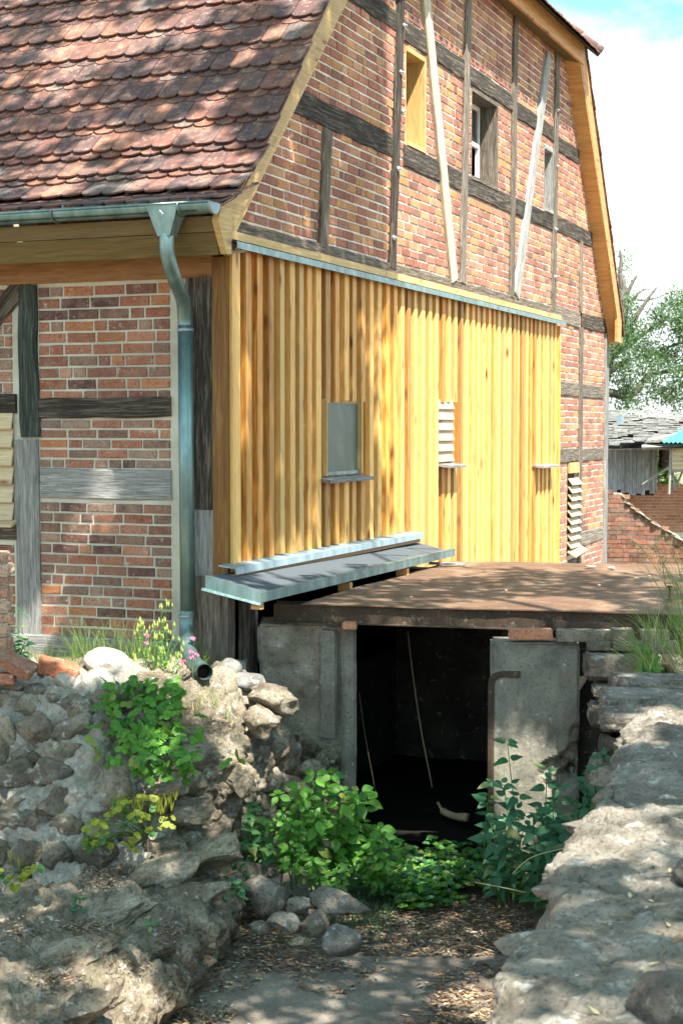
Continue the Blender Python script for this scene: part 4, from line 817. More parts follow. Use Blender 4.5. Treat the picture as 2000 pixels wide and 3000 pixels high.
m = MB(); P = bez([at_px(1052, 2030, 12.2), at_px(1070, 2160, 12.2), at_px(1100, 2320, 12.2)], 5); m.tube(P, .0025, 5); tag(m.build('hanging_string', M['twig'], None, True), 'faint thin string hanging at the left side of the dark opening', 'string')
m = MB(); P = bez([at_px(1281, 2350, 12.6), at_px(1300, 2378, 12.6), at_px(1335, 2392, 12.5), at_px(1368, 2395, 12.4)], 6); m.tube(P, [.012]*5+[.03]*9+[.035]*(len(P)-14), 7); tag(m.build('driftwood', M['louvre'], None, True), 'pale curved piece of driftwood in the dark opening', 'wood')
# rusty deck
sheet('floor_shade', 'dark', 0, 2.4, .75, 3.75, 30, 40, lambda x, y: FLOOR+.07+.03*fbm((x, y, 7), 2))  # added near-black sheet: the shade under the deck as floor colour
dk = thing('steel_deck', 'large rusty steel plate deck bridging the channel beside the cladding', 'deck', (2, 2, .3))
D0, D1, D2, D3 = V((.53, .23, .30)), V((4.3, .72, .30)), V((4.6, 5.1, .31)), V((.42, 4.0, .31))
m = MB(); nx, ny = 60, 70; vs = []
for j in range(ny+1):
    for i in range(nx+1):
        p = D0.lerp(D1, i/nx).lerp(D3.lerp(D2, i/nx), j/ny); p.z += .012*fbm(p, .9, 3)*(1 if 0 < j else .5); 
        if j == 0: p.y += .012*fbm(p, 6, 4)
        vs.append(p)
m.add(vs, [(j*(nx+1)+i, j*(nx+1)+i+1, (j+1)*(nx+1)+i+1, (j+1)*(nx+1)+i) for j in range(ny) for i in range(nx)])
b0 = len(vs); m.add([v-V((0, 0, .009)) for v in vs[:nx+1]]+[v.copy() for v in vs[:nx+1]], [(i, i+1, nx+2+i, nx+1+i) for i in range(nx)])
m.build('deck_plate', M['rust_deck'], dk, True)
m = MB(); t = (D1-D0).normalized(); n_ = V((-t.y, t.x, 0)); a = D0+n_*.03
def obox(mb, a, t, n_, l, w, z0, z1): mb.prism([a+V((0, 0, z0)), a+t*l+V((0, 0, z0)), a+t*l+V((0, 0, z1)), a+V((0, 0, z1))], n_*w)
a2 = V((.30, .23, 0)); obox(m, a2, t, n_, 4.2, .008, .165, .288); obox(m, a2-n_*.05, t, n_, 4.2, .11, .157, .165)
obox(m, V((.2, .5, 0)), t, n_, 4.3, .008, .15, .28); 
for x in (1.5, 3.0): m.box((x, .55, .17), (x+.06, 3.69, .28))
fixnormals(m.build('edge_beam', M['rust_dark'], dk))
m = MB(); q = on(1960, 1757, 2, .315); m.tube([q, q+V((0, 0, .09))], .009, 8); m.tube([q+V((0, 0, .09)), q+V((0, 0, .105))], .02, 8); m.tube([q+V((0, 0, -.002)), q+V((0, 0, .004))], .03, 10); m.build('bolt', M['rust_dark'], dk)
m = MB(); m.box((.47, 3.0, .315), (.60, 3.9, .33)); q = on(1340, 1655, 2, .32); m = MB(); m.box((q.x-.25, q.y-.1, .322), (q.x+.1, q.y-.04, .345)); tag(m.build('plank', M['timber_grey']), 'short grey board lying on the far left of the rusty deck', 'board')
for i, (px, py, s_, lab) in enumerate(((1790, 1664, .035, 'largest pebble at the back of the rusty deck'), (1728, 1659, .05, 'flat pale flake of stone left of the largest pebble on the deck'), (1832, 1678, .02, 'brown crumb right of the largest pebble on the deck'), (1862, 1693, .025, 'white chip on the right half of the deck'), (1900, 1687, .018, 'small white chip near the right grass on the deck'), (1482, 1729, .012, 'tiny white pebble in the middle of the deck'), (1754, 1714, .015, 'small white pebble in front of the dark shadow on the deck'), (1203, 1748, .018, 'white leaf flake on the left part of the deck'), (1320, 1722, .012, 'tiny pale crumb on the left part of the deck'))):
    q = on(px, py, 2, .32+s_*.2); rock_thing('pebble', lab, 'pebble', q, (s_*1.3, s_, s_*(.25 if i in (1, 3, 7) else .6)), 'boulder_pale', (0, 0, rnd(0, 3)), .5, 'pebbles scattered on the rusty deck', 60+i, 2)
# ground mass right of the channel and behind the deck
sheet('right_bank', 'soil', 2.85, 9, .95, 8, 80, 80, lambda x, y: (.14 if y < 5.3 else .05)+.06*fbm((x, y, 2), 1.1) if x > 3.9 or y > 5.3 else .0)
bpy.data.objects['right_bank'].data.transform(Matrix.Translation((0, 0, -.12)))
sheet('back_yard', 'sand', -.3, 14, 5.5, 17, 60, 60, lambda x, y: -.05-.07*(y-5.5)+.04*fbm((x, y, 2), .7))
sheet('side_bank', 'soil', 3.15, 9, -8.5, .75, 100, 120, lambda x, y: -.3+.05*fbm((x, y, 5), .9), hole=lambda x, y: x < 3.55-(y+.69)*.14)
# ------------------------------------------------------------------ near right wall
E_ = [ # edge of the top along the pit, (px, py, Z) then inner points
 (3400, 1280, 3.75), (3000, 1480, 4.35), (2850, 1500, 4.75), (2700, 1585, 5.2), (2560, 1640, 5.7), (2450, 1720, 6.2), (2300, 1785, 6.9), (2180, 1815, 7.7), (2080, 1840, 8.7), (2010, 1842, 9.6)]
def Pz(py, px, Z, z=None): return W(px, py, Z)
rows = []
for py, px, Z in E_:
    e = W(px, py, Z)+V((rnd(-.05, .05), 0, 0)); out = V((e.x-.10, e.y-.02, FLOOR-.1)); mid = V((e.x-.04, e.y, e.z-.45)); up = V((e.x+.02, e.y, e.z-.10)); r = [out, mid, up, e+V((.0, 0, 0))]
    for k, (dx, dz) in enumerate(((.12, .035), (.35, .05), (.7, .03), (1.2, .0), (2.2, -.05))): r.append(e+V((dx, dx*.12, dz)))
    rows.append(r)
rw = ctrl_surface(rows, 'near_wall', 'limestone', .016, .024, 340, 560, (1.5, .022), seed=4)
rs = random.Random(9)
for px, py in [(1790, 2420), (1880, 2330), (1950, 2200), (1760, 2620), (1800, 2750), (1900, 2560), (1850, 2260), (1850, 2990), (1980, 2400), (1800, 2510), (1960, 2680), (1740, 2900), (1680, 2780)]:
    q = on(px, py, 2, .015); rock(rw, q-V((0, 0, .02)), (rs.uniform(.16, .34), rs.uniform(.14, .26), .055), (rs.uniform(-.05, .05), rs.uniform(-.05, .05), rs.uniform(0, 3)), 1., 5, .06, None, rs.randrange(999))
for (ya, xa, za), (yb, xb, zb) in zip(E_[1:], E_[2:]):
    for f in (0, .35, .7):
        q = W(lerp(xa, xb, f), lerp(ya, yb, f), lerp(za, zb, f)); rock(rw, q+V((rs.uniform(.04, .12), 0, rs.uniform(-.18, -.09))), (rs.uniform(.08, .14), rs.uniform(.10, .2), rs.uniform(.06, .12)), (rs.uniform(-.2, .2), rs.uniform(-.2, .2), rs.uniform(0, 3)), 1., 5, .07, None, rs.randrange(999))
o = rw.build('stone_wall', M['limestone'], None, True); tag(o, 'broad pale stone wall top running from the bottom right towards the deck', 'wall')
for (px, py, Z, sz, lab, sd, rot) in ((1940, 2010, 9.3, (.30, .24, .06), 'dark shaded flat slab, farthest on the right wall', 51, (0, 0, .3)), (1935, 2060, 8.9, (.34, .24, .055), 'smooth sunlit flat slab second from the far end of the right wall', 52, (0, 0, .25)), (1915, 2110, 8.55, (.30, .22, .05), 'pale grey weathered slab with a split front edge on the right wall', 53, (0, 0, .2)),
     (1850, 2090, 8.6, (.10, .14, .09), 'rough brown stone at the left end of the slabs on the right wall', 54, (0, 0, .2)), (1975, 2960, 4.25, (.13, .14, .10), 'big rounded rock in the bottom right corner', 55, (0, 0, .5)), (2035, 2560, 5.4, (.08, .1, .09), 'brown rock at the right edge halfway down the wall', 56, (0, 0, .2)), (1130, 2860, 0, 0, 0, 0, 0))[:6]:
    if sz[2] < .07:
        o = brick_mb(sz[0]*1.9, sz[1]*1.5, sz[2]*1.9, .012, .012, 12).build('wall_slab', M['limestone'], None, True); o.location = W(px, py, Z); o.rotation_euler = (rnd(-.04, .04), .03, rot[2]+.1); tag(o, lab, 'stone', 'stones lying on the right wall'); continue
    rock_thing('loose_stone', lab, 'stone', W(px, py, Z), sz, 'limestone', rot, .9, 'stones lying on the right wall', sd, 5, .05)
q = W(1835, 2626, 5.45); m = MB(); rock(m, (0, 0, 0), (.032, .02, .026), (0, 0, .3), .9, 3, .04, seed=77); o = m.build('glass_shard', M['green_glass']); o.location = q; tag(o, 'small green glass shard on the right wall', 'glass')
m = MB(); P = bez([W(2010, 2735, 4.95), W(1965, 2765, 4.85), W(1920, 2810, 4.75), W(1870, 2832, 4.7)], 6); m.tube(P, [.012-.0005*i for i in range(len(P))], 6); tag(m.build('broken_branch', M['twig'], None, True), 'thick brown broken branch at the right edge of the near wall', 'branch')
for i, (x0, y0, x1, y1, Z, lab) in enumerate(((1945, 2440, 2010, 2460, 6.2, 'straight pale twig lying at the right edge of the wall'), (1895, 2566, 1985, 2563, 5.6, 'dark level twig on the wall beside the yellow leaf'), (1785, 2685, 1880, 2696, 5.1, 'thin level twig left of the middle of the near wall'), (1720, 2820, 1850, 2850, 4.72, 'thin curved twig below the brown leaf'))):
    m = MB(); a, b = W(x0, y0, Z), W(x1, y1, Z); m.tube(bez([a, a.lerp(b, .5)+V((0, 0, .008)), b], 4), .0035, 5); tag(m.build('twig', M['twig'], None, True), lab, 'twig', 'twigs on the right wall')
# ------------------------------------------------------------------ rocks in the pit
G_ = 'rocks heaped in the pit'
for (px, py, Z, sz, mat, lab, sd, rot, ang) in (
    (785, 2628, 10.2, (.20, .15, .13), 'limestone', 'large angular grey rock left of the pale flat one in the pit', 61, (.2, .1, .2), 1.0), (725, 2570, 10.4, (.15, .13, .12), 'fieldstone', 'brownish rock at the back left of the pit heap', 62, (.1, .3, .2), .9), (985, 2640, 9.9, (.24, .15, .09), 'limestone', 'long pale flat rock at the back right of the pit heap', 63, (.1, .25, -.2), .9),
    (880, 2655, 9.8, (.09, .08, .075), 'limestone', 'small knobbly rock in the middle of the pit heap', 64, (.2, .1, .2), .9), (840, 2707, 9.5, (.12, .09, .075), 'limestone', 'angular grey rock at the front left of the pit heap', 65, (.2, .1, .5), 1.), (930, 2700, 9.5, (.08, .08, .085), 'fieldstone', 'smooth olive rock standing between the front rocks', 66, (.2, .1, .5), .6),
    (1000, 2757, 9.2, (.135, .11, .095), 'boulder_grey', 'rounded blue-grey boulder at the front right of the pit heap', 67, (.2, .1, .5), .25), (762, 2715, 9.45, (.08, .07, .045), 'fieldstone', 'low brown stone at the left foot of the pit heap', 68, (.2, .1, .5), .8), (880, 2757, 9.3, (.075, .05, .035), 'rubble', 'mossy brick fragment below the front rocks', 69, (0, 0, .5), 1.), (800, 2545, 10.55, (.16, .12, .06), 'limestone', 'flat pale-topped rock below the leafy shrub', 70, (0, .1, .5), .9), (690, 2590, 10.3, (.10, .08, .13), 'rubble', 'rough dark rock where the left wall meets the heap', 71, (0, .1, .5), .9)):
    p = W(px, py, Z); p.z = max(p.z, FLOOR+sz[2]*.5); rock_thing('pit_rock', lab, 'rock', p, sz, mat, rot, ang, G_, sd)
# ------------------------------------------------------------------ leaves and plants
def frame(d, up):
    d = V(d).normalized(); s = d.cross(V(up))
    if s.length < 1e-4: s = d.cross(V((1, 0, .1)))
    s.normalize(); return d, s, s.cross(d).normalized()
OV = [(0, .0), (.12, .22), (.3, .42), (.5, .5), (.72, .36), (.9, .13), (1, 0)]
LANC = [(0, .0), (.15, .35), (.35, .5), (.6, .38), (.85, .14), (1, 0)]
HEART = [(0, .12), (.05, .40), (.2, .55), (.42, .50), (.65, .34), (.85, .14), (1, 0)]
SERR = [(0, .1), (.04, .38), (.12, .42), (.14, .54), (.27, .50), (.29, .56), (.42, .44), (.44, .49), (.57, .34), (.59, .38), (.72, .22), (.74, .26), (.87, .10), (1, 0)]
def leaf(mb, p, d, up, L, w, shape=OV, droop=.25, fold=.18, col=None):
    d, s, n = frame(d, up); p = V(p); mid = []; le = []; ri = []
    for t, h in shape:
        c = p+d*(L*t)-n*(droop*L*t*t); mid.append(c); le.append(c+s*(h*w)+n*(h*w*fold)); ri.append(c-s*(h*w)+n*(h*w*fold))
    vs = mid+le+ri; k = len(shape); fs = []
    for i in range(k-1):
        fs.append((i, i+1, k+i+1, k+i)); fs.append((i+1, i, 2*k+i, 2*k+i+1))
    mb.add(vs, fs, col)
FAN = [(0, 0), (.25, .45), (.62, .62), (.70, .40), (.86, .44), (1.0, .16), (.88, .05), (1.0, -.12), (.86, -.42), (.70, -.38), (.62, -.62), (.25, -.45)]
def fanleaf(mb, p, d, up, L, col=None, droop=.2):
    d, s, n = frame(d, up); p = V(p); vs = [p]+[p+d*(L*a)+s*(L*b*.8)-n*(droop*L*(a*a+b*b))+n*(rnd(-.03, .03)*L) for a, b in FAN[1:]]
    k = len(vs); mb.add(vs, [(0, i, i+1) for i in range(1, k-1)], col)
def trileaf(mb, p, d, up, L, col=None):
    d, s, n = frame(d, up); c = (random.random(), random.random(), random.random()) if col is None else col
    for a in (-1.1, 0, 1.1):
        dd = d*math.cos(a)+s*math.sin(a); fanleaf(mb, V(p)+dd*L*.12, dd-n*rnd(0, .3), n, L*rnd(.85, 1.05), c)
def rdir(el0=-.3, el1=.8):
    a = rnd(0, 2*math.pi); e = rnd(el0, el1); return V((math.cos(a)*math.cos(e), math.sin(a)*math.cos(e), math.sin(e)))
UP = V((0, 0, 1)); TOC = (CAM-V((1, -1, 0))).normalized(); VIEWUP = (V((.3, -.75, .75))).normalized()
def plant(name, label, cat, base, parts, group=None):
    t = thing(name, label, cat, base, group)
    for nm, mb, mat in parts:
        if mb.v:
            o = mb.build(nm, M[mat], t)
            if nm == 'seed_pods': o['kind'] = 'stuff'
    return t
def blade(mb, p, d, L, w=.004, bend=.5, n=5, col=None):
    p = V(p); d = V(d).normalized(); s = d.cross(UP); s = s.normalized() if s.length > .01 else V((1, 0, 0)); a = rnd(0, 6.28); s = V((math.cos(a), math.sin(a), 0)); vs = []
    h = V((d.x, d.y, 0)); h = h.normalized() if h.length > .02 else rdir(0, 0)
    c = p.copy(); t = d.copy()
    for i in range(n+1):
        f = i/n; ww = w*(1-f)**.7+.0003; vs += [c-s*ww/2, c+s*ww/2]; t = (t+h*(bend*.45*f)-UP*(bend*.38*f*f)).normalized(); c = c+t*(L/n)
    mb.add(vs, [(2*i, 2*i+1, 2*i+3, 2*i+2) for i in range(n)], col); return c
# columbine with seed pods and pink flowers
def columbine():
    base = W(455, 2060, 10.95); st = MB(); lf = MB(); bd = MB(); pt = MB()
    for k in range(26):
        tx = rnd(392, 548); ty = rnd(1775, 1960); tip = W(tx, ty, 11.1+rnd(-.15, .25)); b = W(455+rnd(-28, 40), 2060+rnd(-20, 30), 10.95+rnd(-.06, .06)); mid = b.lerp(tip, .5)+V((rnd(-.03, .03), 0, .03)); P = bez([b, mid, tip], 5)
        st.tube(P, [.0035-.00018*i for i in range(len(P))], 4)
        for q in range(2): c = V(P[-1])+V((rnd(-.012, .012), rnd(-.012, .012), -.0)); bd.tube([c, c+V((0, 0, .015)), c+V((rnd(-.004, .004), 0, .042))], [.004, .008, .0015], 6)
        for q in range(3):
            i = random.randrange(4, len(P)-1); s0 = V(P[i]); e = s0+V((rnd(-.06, .06), rnd(-.03, .03), rnd(.02, .07))); st.tube([s0, e], .0016, 3); bd.tube([e, e+V((0, 0, .012)), e+V((0, 0, .034))], [.003, .006, .001], 5)
            leaf(lf, s0, rdir(), UP, rnd(.02, .045), .02)
    for (px, py) in ((428, 1882), (429, 1858), (566, 1866), (560, 1905), (576, 1915), (562, 1922), (535, 1935)):
        c = W(px, py, 10.95); st.tube([c+V((.01, 0, -.16)), c+V((0, 0, .02))], .002, 4)
        for j in range(9): a = j*math.pi/4.5; d = V((math.cos(a), math.sin(a), rnd(-.9, .4))); leaf(pt, c, d, UP, .026, .017, OV, .5, .3)
    for k in range(215):
        f = random.random(); px = lerp(420, 440, f)+random.gauss(0, 60+16*f)+(60*f*f if random.random() < .5 else 0); py = lerp(1985, 2265, f)+rnd(-20, 20); Z = lerp(10.72, 10.05, min(1, f*1.15))+rnd(-.12, .08)
        p = W(px, py, Z-.12); trileaf(lf, p, rdir(-.6, .2)+V((.15, -.35, -.15)), VIEWUP+rdir()*.5, rnd(.040, .064)); 
        if k % 3 == 0: b = W(450+rnd(-15, 15), lerp(2060, 2150, f), 10.8); st.tube([b, b.lerp(p, .5)+V((0, 0, .02)), p], .0018, 3)
    return plant('columbine_plant', 'tall green columbine with pale seed pods and a few pink flowers below the downpipe', 'flowering plant', base, [('stem', st, 'leaf_mid'), ('leaves', lf, 'leaf_bright'), ('seed_pods', bd, 'bud'), ('flowers', pt, 'petal')])
columbine()
def celandine(name, label, pxc, pyc, Z, wx, wy, n, pods, L=.055, mats=('leaf_yellow', 'grass')):
    lf = MB(); st = MB(); l2 = MB(); pod = MB(); base = W(pxc+wx*.5, pyc+wy*.35, Z+.15)
    for k in range(n):
        a = rnd(0, 6.28); r = random.random()**.5; px = pxc+wx*r*math.cos(a); py = pyc+wy*r*math.sin(a)-(px-pxc)*wy/wx*.5; p = W(px, py, Z+rnd(-.25, -.02)); m_ = lf if random.random() < .6 else l2
        for q in range(3): fanleaf(m_, p+rdir()*.02, rdir(-.5, .3)+V((-.1, -.4, -.1)), VIEWUP+rdir()*.4, L*rnd(.6, 1.05))
        st.tube([base, base.lerp(p, .5)+V((0, 0, .03)), p], [.003, .002, .0015], 4)
    for k in range(pods):
        px = pxc+rnd(-.35, 1.15)*wx; py = pyc-wy*rnd(.35, 1.0); p = W(px, py, Z-rnd(.05, .2)); 
        for q in range(4): d = V((rnd(-.3, .5), rnd(-.2, .2), 1)); pod.tube([p, p+d*.03, p+d*rnd(.05, .08)], [.0018, .0024, .001], 4)
        st.tube([base.lerp(p, .6), p], .0012, 3)
    return plant(name, label, 'plant', base, [('stem', st, 'grass'), ('leaves', lf, mats[0]), ('lower_leaves', l2, 'leaf_mid'), ('seed_pods', pod, 'leaf_yellow')])
celandine('celandine_plant', 'sprawling yellow-green celandine with thin upright pods on the wall below the columbine', 370, 2420, 9.85, 130, 80, 44, 34)
celandine('celandine_plant', 'small yellow-green celandine low at the far left edge of the wall', 55, 2560, 9.5, 75, 40, 13, 4, .05)
# leafy bright shrub
def leafy(label, items, base, L=(.075, .125), mat='leaf_bright', shape=OV, name='balsam_plant', cat='plant', group=None, wf=.62, whorl=5, lower=None, stemc='leaf_mid'):
    st = MB(); lf = MB(); l2 = MB(); base = V(base)
    for (tip, b) in items:
        tip = V(tip); b = V(b); P = bez([b, b.lerp(tip, .5)+V((rnd(-.02, .02), rnd(-.02, .02), .03)), tip], 6); st.tube(P, [.006-.0003*i for i in range(len(P))], 5); n = len(P)
        for lv, f in enumerate((1., .86, .7, .54, .38)):
            c = V(P[min(n-1, int(f*(n-1)))]); k = whorl if lv == 0 else max(2, whorl-2); a0 = rnd(0, 6.28)
            if lv and random.random() < .1: continue
            for j in range(k):
                a = a0+j*2*math.pi/k+rnd(-.3, .3); d = V((math.cos(a), math.sin(a), rnd(-.15, .35))); l_ = rnd(*L)*(.75 if lv == 0 and j % 2 else 1); nr = (V((.28, -.62, .75))+rdir()*.35).normalized(); d = (d-nr*d.dot(nr)*.8).normalized(); q = c+d*.012
                leaf(lf if lv < 3 else l2, q, d, nr, l_, l_*wf, shape, rnd(.1, .45), rnd(.08, .22))
    return plant(name, label, cat, base, [('stem', st, stemc), ('leaves', lf, mat), ('lower_leaves', l2, lower or mat)], group)
def tips(pts, b, Z): return [(W(px, py, Z+rnd(-.2, .2)), W(b[0]+rnd(-30, 30), b[1]+rnd(-10, 10), Z+.05)) for px, py in pts]
random.seed(11)
BG = 'bright balsam plants at the foot of the left pier'
leafy('tallest bright green balsam plant in front of the left concrete pier', tips([(925, 2275), (970, 2270), (900, 2340), (950, 2330), (880, 2310), (1000, 2320), (860, 2350), (930, 2400)], (930, 2600), 10.7), W(930, 2600, 10.7), group=BG)
leafy('balsam plant leaning to the right over the dark opening', tips([(1055, 2318), (1040, 2350), (1075, 2345), (1020, 2390), (1060, 2410), (1005, 2430), (1090, 2440), (1110, 2430)], (1000, 2600), 10.75), W(1000, 2600, 10.75), group=BG)
leafy('low balsam plant at the left end of the bright green clump', tips([(815, 2330), (850, 2420), (830, 2380), (870, 2430), (800, 2410), (850, 2480)], (850, 2600), 10.5), W(850, 2600, 10.5), (.05, .085), group=BG)
leafy('balsam plant low at the right end of the bright green clump', tips([(1120, 2450), (1150, 2470), (1180, 2480), (1100, 2500), (1090, 2480), (1130, 2530), (1185, 2530), (1060, 2520)], (1100, 2620), 10.6), W(1100, 2620, 10.6), (.045, .08), group=BG)
leafy('small balsam plant just above the pale flat pit rock', tips([(915, 2520), (880, 2500), (850, 2540), (945, 2530), (1020, 2540), (1000, 2590), (935, 2560)], (930, 2620), 10.2), W(930, 2620, 10.2), (.04, .07), group=BG)
leafy('dull green plant with toothed leaves against the rough wall left of the balsam', tips([(740, 2365), (760, 2400), (730, 2400), (785, 2420), (770, 2450), (735, 2480), (790, 2490), (700, 2560)], (760, 2560), 10.55), W(760, 2560, 10.55), (.045, .075), 'leaf_mid', SERR, 'herb_plant', wf=.9, whorl=4)
NG = 'dark nettles in front of the right pier'
for i, (tp, bp, Z, lab) in enumerate(((((1485, 2175),), (1520, 2600), 10.7, 'tallest dark nettle standing against the middle of the right pier'), (((1435, 2295), (1425, 2350)), (1440, 2620), 10.6, 'dark nettle at the left edge of the right pier over the opening'), (((1515, 2335), (1540, 2400)), (1530, 2640), 10.4, 'bushy dark nettle in front of the middle of the right pier'),
        (((1600, 2260), (1580, 2380)), (1590, 2640), 10.5, 'dark nettle right of the bushy one before the right pier'), (((1640, 2310), (1630, 2420)), (1640, 2640), 10.4, 'dark nettle before the right edge of the right pier'), (((1720, 2290), (1700, 2370)), (1690, 2620), 10.3, 'dark nettle close to the near wall, below the broken pier corner'),
        (((1765, 2215), (1770, 2270), (1745, 2250)), (1760, 2560), 10.3, 'highest dark nettle in the corner by the near wall'), (((1480, 2400), (1450, 2450)), (1470, 2650), 10.3, 'low spreading nettle left of the middle of the clump'), (((1560, 2440), (1600, 2480)), (1560, 2660), 10.2, 'low front nettle in the middle of the clump'), (((1670, 2400), (1640, 2470)), (1640, 2660), 9.9, 'low front nettle at the foot of the near wall'))):
    leafy(lab, tips([q for q in tp for _ in (0,)], bp, Z)+tips([(q[0]+rnd(-30, 30), q[1]+rnd(60, 130)) for q in tp], bp, Z), W(bp[0], bp[1], Z), (.07, .125), 'leaf_dark', SERR, 'nettle_plant', 'nettle', NG, .5, 3)
leafy('bright yellow-green seedling in the hanging grass beside the near wall', tips([(1880, 1905), (1910, 1915), (1895, 1950), (1880, 1965), (1915, 1950)], (1905, 2000), 9.9), W(1905, 2000, 9.9), (.03, .05), 'leaf_bright', SERR, 'seedling', wf=.9, whorl=4)
leafy('small dark herb growing on the ledge at the lower left', tips([(235, 2630), (250, 2660), (230, 2665)], (240, 2690), 9.2), W(240, 2690, 9.2), (.03, .05), 'leaf_dark', LANC, 'herb_plant', wf=.5, whorl=5)
leafy('tiny green weed on the lowest ledge of the left wall', tips([(430, 2740), (445, 2710), (410, 2775), (450, 2780), (420, 2790)], (440, 2800), 8.85), W(440, 2800, 8.85), (.03, .055), 'leaf_mid', OV, 'herb_plant', whorl=4)
leafy('dull herb rooted in the wall where the left bank meets the pit rocks', tips([(700, 2530), (660, 2580), (690, 2600), (650, 2620)], (690, 2650), 10.0), W(690, 2650, 10.0), (.04, .06), 'leaf_dark', OV, 'herb_plant', whorl=4)
leafy('weed with small leaves standing between the brick pillar and the wall', tips([(60, 1790), (62, 1900), (60, 1860), (75, 1880)], (45, 1960), 10.9), W(45, 1960, 10.9), (.05, .08), 'leaf_dark', LANC, 'herb_plant', wf=.3, whorl=3)
# grasses
def tuft(mb, c, n, L, spread=.05, w=.004, bend=.5, lean=(0, 0, 0)):
    for k in range(n):
        d = V((rnd(-.45, .45), rnd(-.45, .45), 1))+V(lean); blade(mb, V(c)+V((rnd(-spread, spread), rnd(-spread, spread), 0)), d, rnd(*L), w*rnd(.6, 1.3), bend*rnd(.3, 1.6), 5)
g = MB(); g2 = MB()
for k in range(75): c = W(rnd(60, 620), rnd(1945, 1990), 11.5+rnd(-.3, .35)); c.z = -.13; tuft(g, c, 7, (.08, .26), .04)
for k in range(42): c = W(rnd(230, 480), rnd(1950, 1985), 11.6+rnd(-.2, .25)); c.z = -.12; tuft(g, c, 9, (.15, .42), .05)
for k in range(36): c = W(rnd(540, 680), rnd(2060, 2150), 10.75+rnd(-.1, .1)); tuft(g, c, 6, (.05, .18), .03); tuft(g2, c, 4, (.05, .16), .03)
for k in range(22): c = W(rnd(240, 520), rnd(2040, 2100), 10.6+rnd(-.1, .1)); tuft(g2, c, 5, (.04, .12), .03)
o = g.build('wall_grass', M['grass'], None); tag(o, 'green grass growing along the foot of the brick wall and on the wall top', 'grass', kind='stuff')
o = g2.build('dry_grass', M['straw'], None); tag(o, 'dry straw-coloured grass on the left wall top', 'grass', kind='stuff')
g = MB(); g2 = MB()
for k in range(90): c = W(rnd(1880, 2090), rnd(1840, 2030), 9.8+rnd(-.4, .8)); tuft(g, c, 6, (.1, .32), .05, .004, .8, (-.35, -.1, 0)); tuft(g2, c, 2, (.1, .3), .04, .003, .6, (-.2, 0, 0))
for k in range(26): c = W(rnd(1880, 1930), rnd(1900, 1990), 9.8+rnd(-.2, .2)); tuft(g, c, 3, (.25, .5), .03, .0035, 1.3, (-1.2, -.3, .2))
for k in range(20): c = W(rnd(1985, 2060), rnd(1780, 1850), 9.6+rnd(-.2, .2)); tuft(g, c, 4, (.3, .62), .03, .004, .35, (-.5, 0, .6))
o = g.build('bank_grass', M['grass'], None); tag(o, 'long green grass hanging over the blocks at the right edge', 'grass', kind='stuff')
o = g2.build('bank_dry_grass', M['straw'], None); tag(o, 'dry stalks among the grass at the right edge', 'grass', kind='stuff')
def oat(label, pts, Z, heads=True):
    st = MB(); hd = MB(); P = bez([W(px, py, Z) for px, py in pts], 6); st.tube(P, .0022, 4)
    for i in range(len(P)-9, len(P)):
        for q in range(5): c = V(P[i])+V((rnd(-.025, .025), rnd(-.01, .01), rnd(-.02, .015))); leaf(hd, c, V((rnd(-1, 0), rnd(-.3, .3), rnd(-.5, .5))), UP, .022, .010, OV)
    return plant('grass_stalk', label, 'grass stalk', W(*pts[0], Z), [('stalk', st, 'grass'), ('seed_head', hd, 'straw')], 'flowering grass stalks at the right edge')
oat('grass stalk with a drooping seed head, leftmost against the ruined brick wall', [(2000, 1835), (1940, 1700), (1880, 1610), (1850, 1588)], 9.4)
oat('grass stalk whose pale seed head arches highest at the right edge', [(2090, 1780), (2010, 1630), (1960, 1578), (1925, 1570)], 9.2)
oat('short dark grass stalk in front of the deck bolt', [(1985, 1830), (1955, 1740), (1940, 1660), (1950, 1640)], 9.3)
oat('grass stalk with green head between the two tall ones', [(2030, 1820), (1960, 1690), (1925, 1610), (1915, 1595)], 9.5)
# trailing stalks in the pit
for i, (P_, Z, lab) in enumerate((([(1390, 2585), (1470, 2600), (1540, 2615)], 9.6, 'straight pale stalk lying level in front of the ground cover'), ([(1500, 2560), (1560, 2510), (1680, 2480)], 9.7, 'arched pale stalk leaning from the nettles to the near wall'), ([(1205, 2510), (1230, 2520), (1250, 2528)], 10.6, 'short brown stick behind the balsam in the opening'))):
    m = MB(); m.tube(bez([W(px, py, Z) for px, py in P_], 6), .004, 5); tag(m.build('dry_stalk', M['straw'], None, True), lab, 'stalk')
# low ground cover
def floor_z(x, y): return FLOOR+.035*fbm((x, y, 0), .8)+.012*fbm((x, y, 3), 5)
random.seed(5)
m = MB(); m2 = MB(); cnt = 0
while cnt < 2300:
    px = rnd(960, 1760); py = rnd(2540, 2720); q = on(px, py, 2, FLOOR)
    lim = 2660+20*math.sin(px/60.)-(0 if px > 1150 else (1150-px)*.2)
    if py > lim+rnd(-25, 15): continue
    d = noise.noise((q.x*1.5, q.y*1.5, 0)); h = max(.03, .13+.16*d)*(1.4 if 1250 < px < 1400 else 1); c = V((q.x+rnd(-.03, .03), q.y+rnd(-.03, .03), floor_z(q.x, q.y)+rnd(.2, 1)*h)); a = rnd(0, 6.28)
    for j in range(3): dd = V((math.cos(a+j*2.1), math.sin(a+j*2.1), rnd(-.1, .4))); l_ = rnd(.03, .052); leaf(m if random.random() < .6 else m2, c, dd, V((.2, -.6, .75)), l_, l_*.75, HEART, .25, .1)
    cnt += 1
for k in range(150): q = on(rnd(960, 1150), rnd(2590, 2760), 2, FLOOR); tuft(m2, V((q.x, q.y, floor_z(q.x, q.y))), 5, (.05, .17), .04)
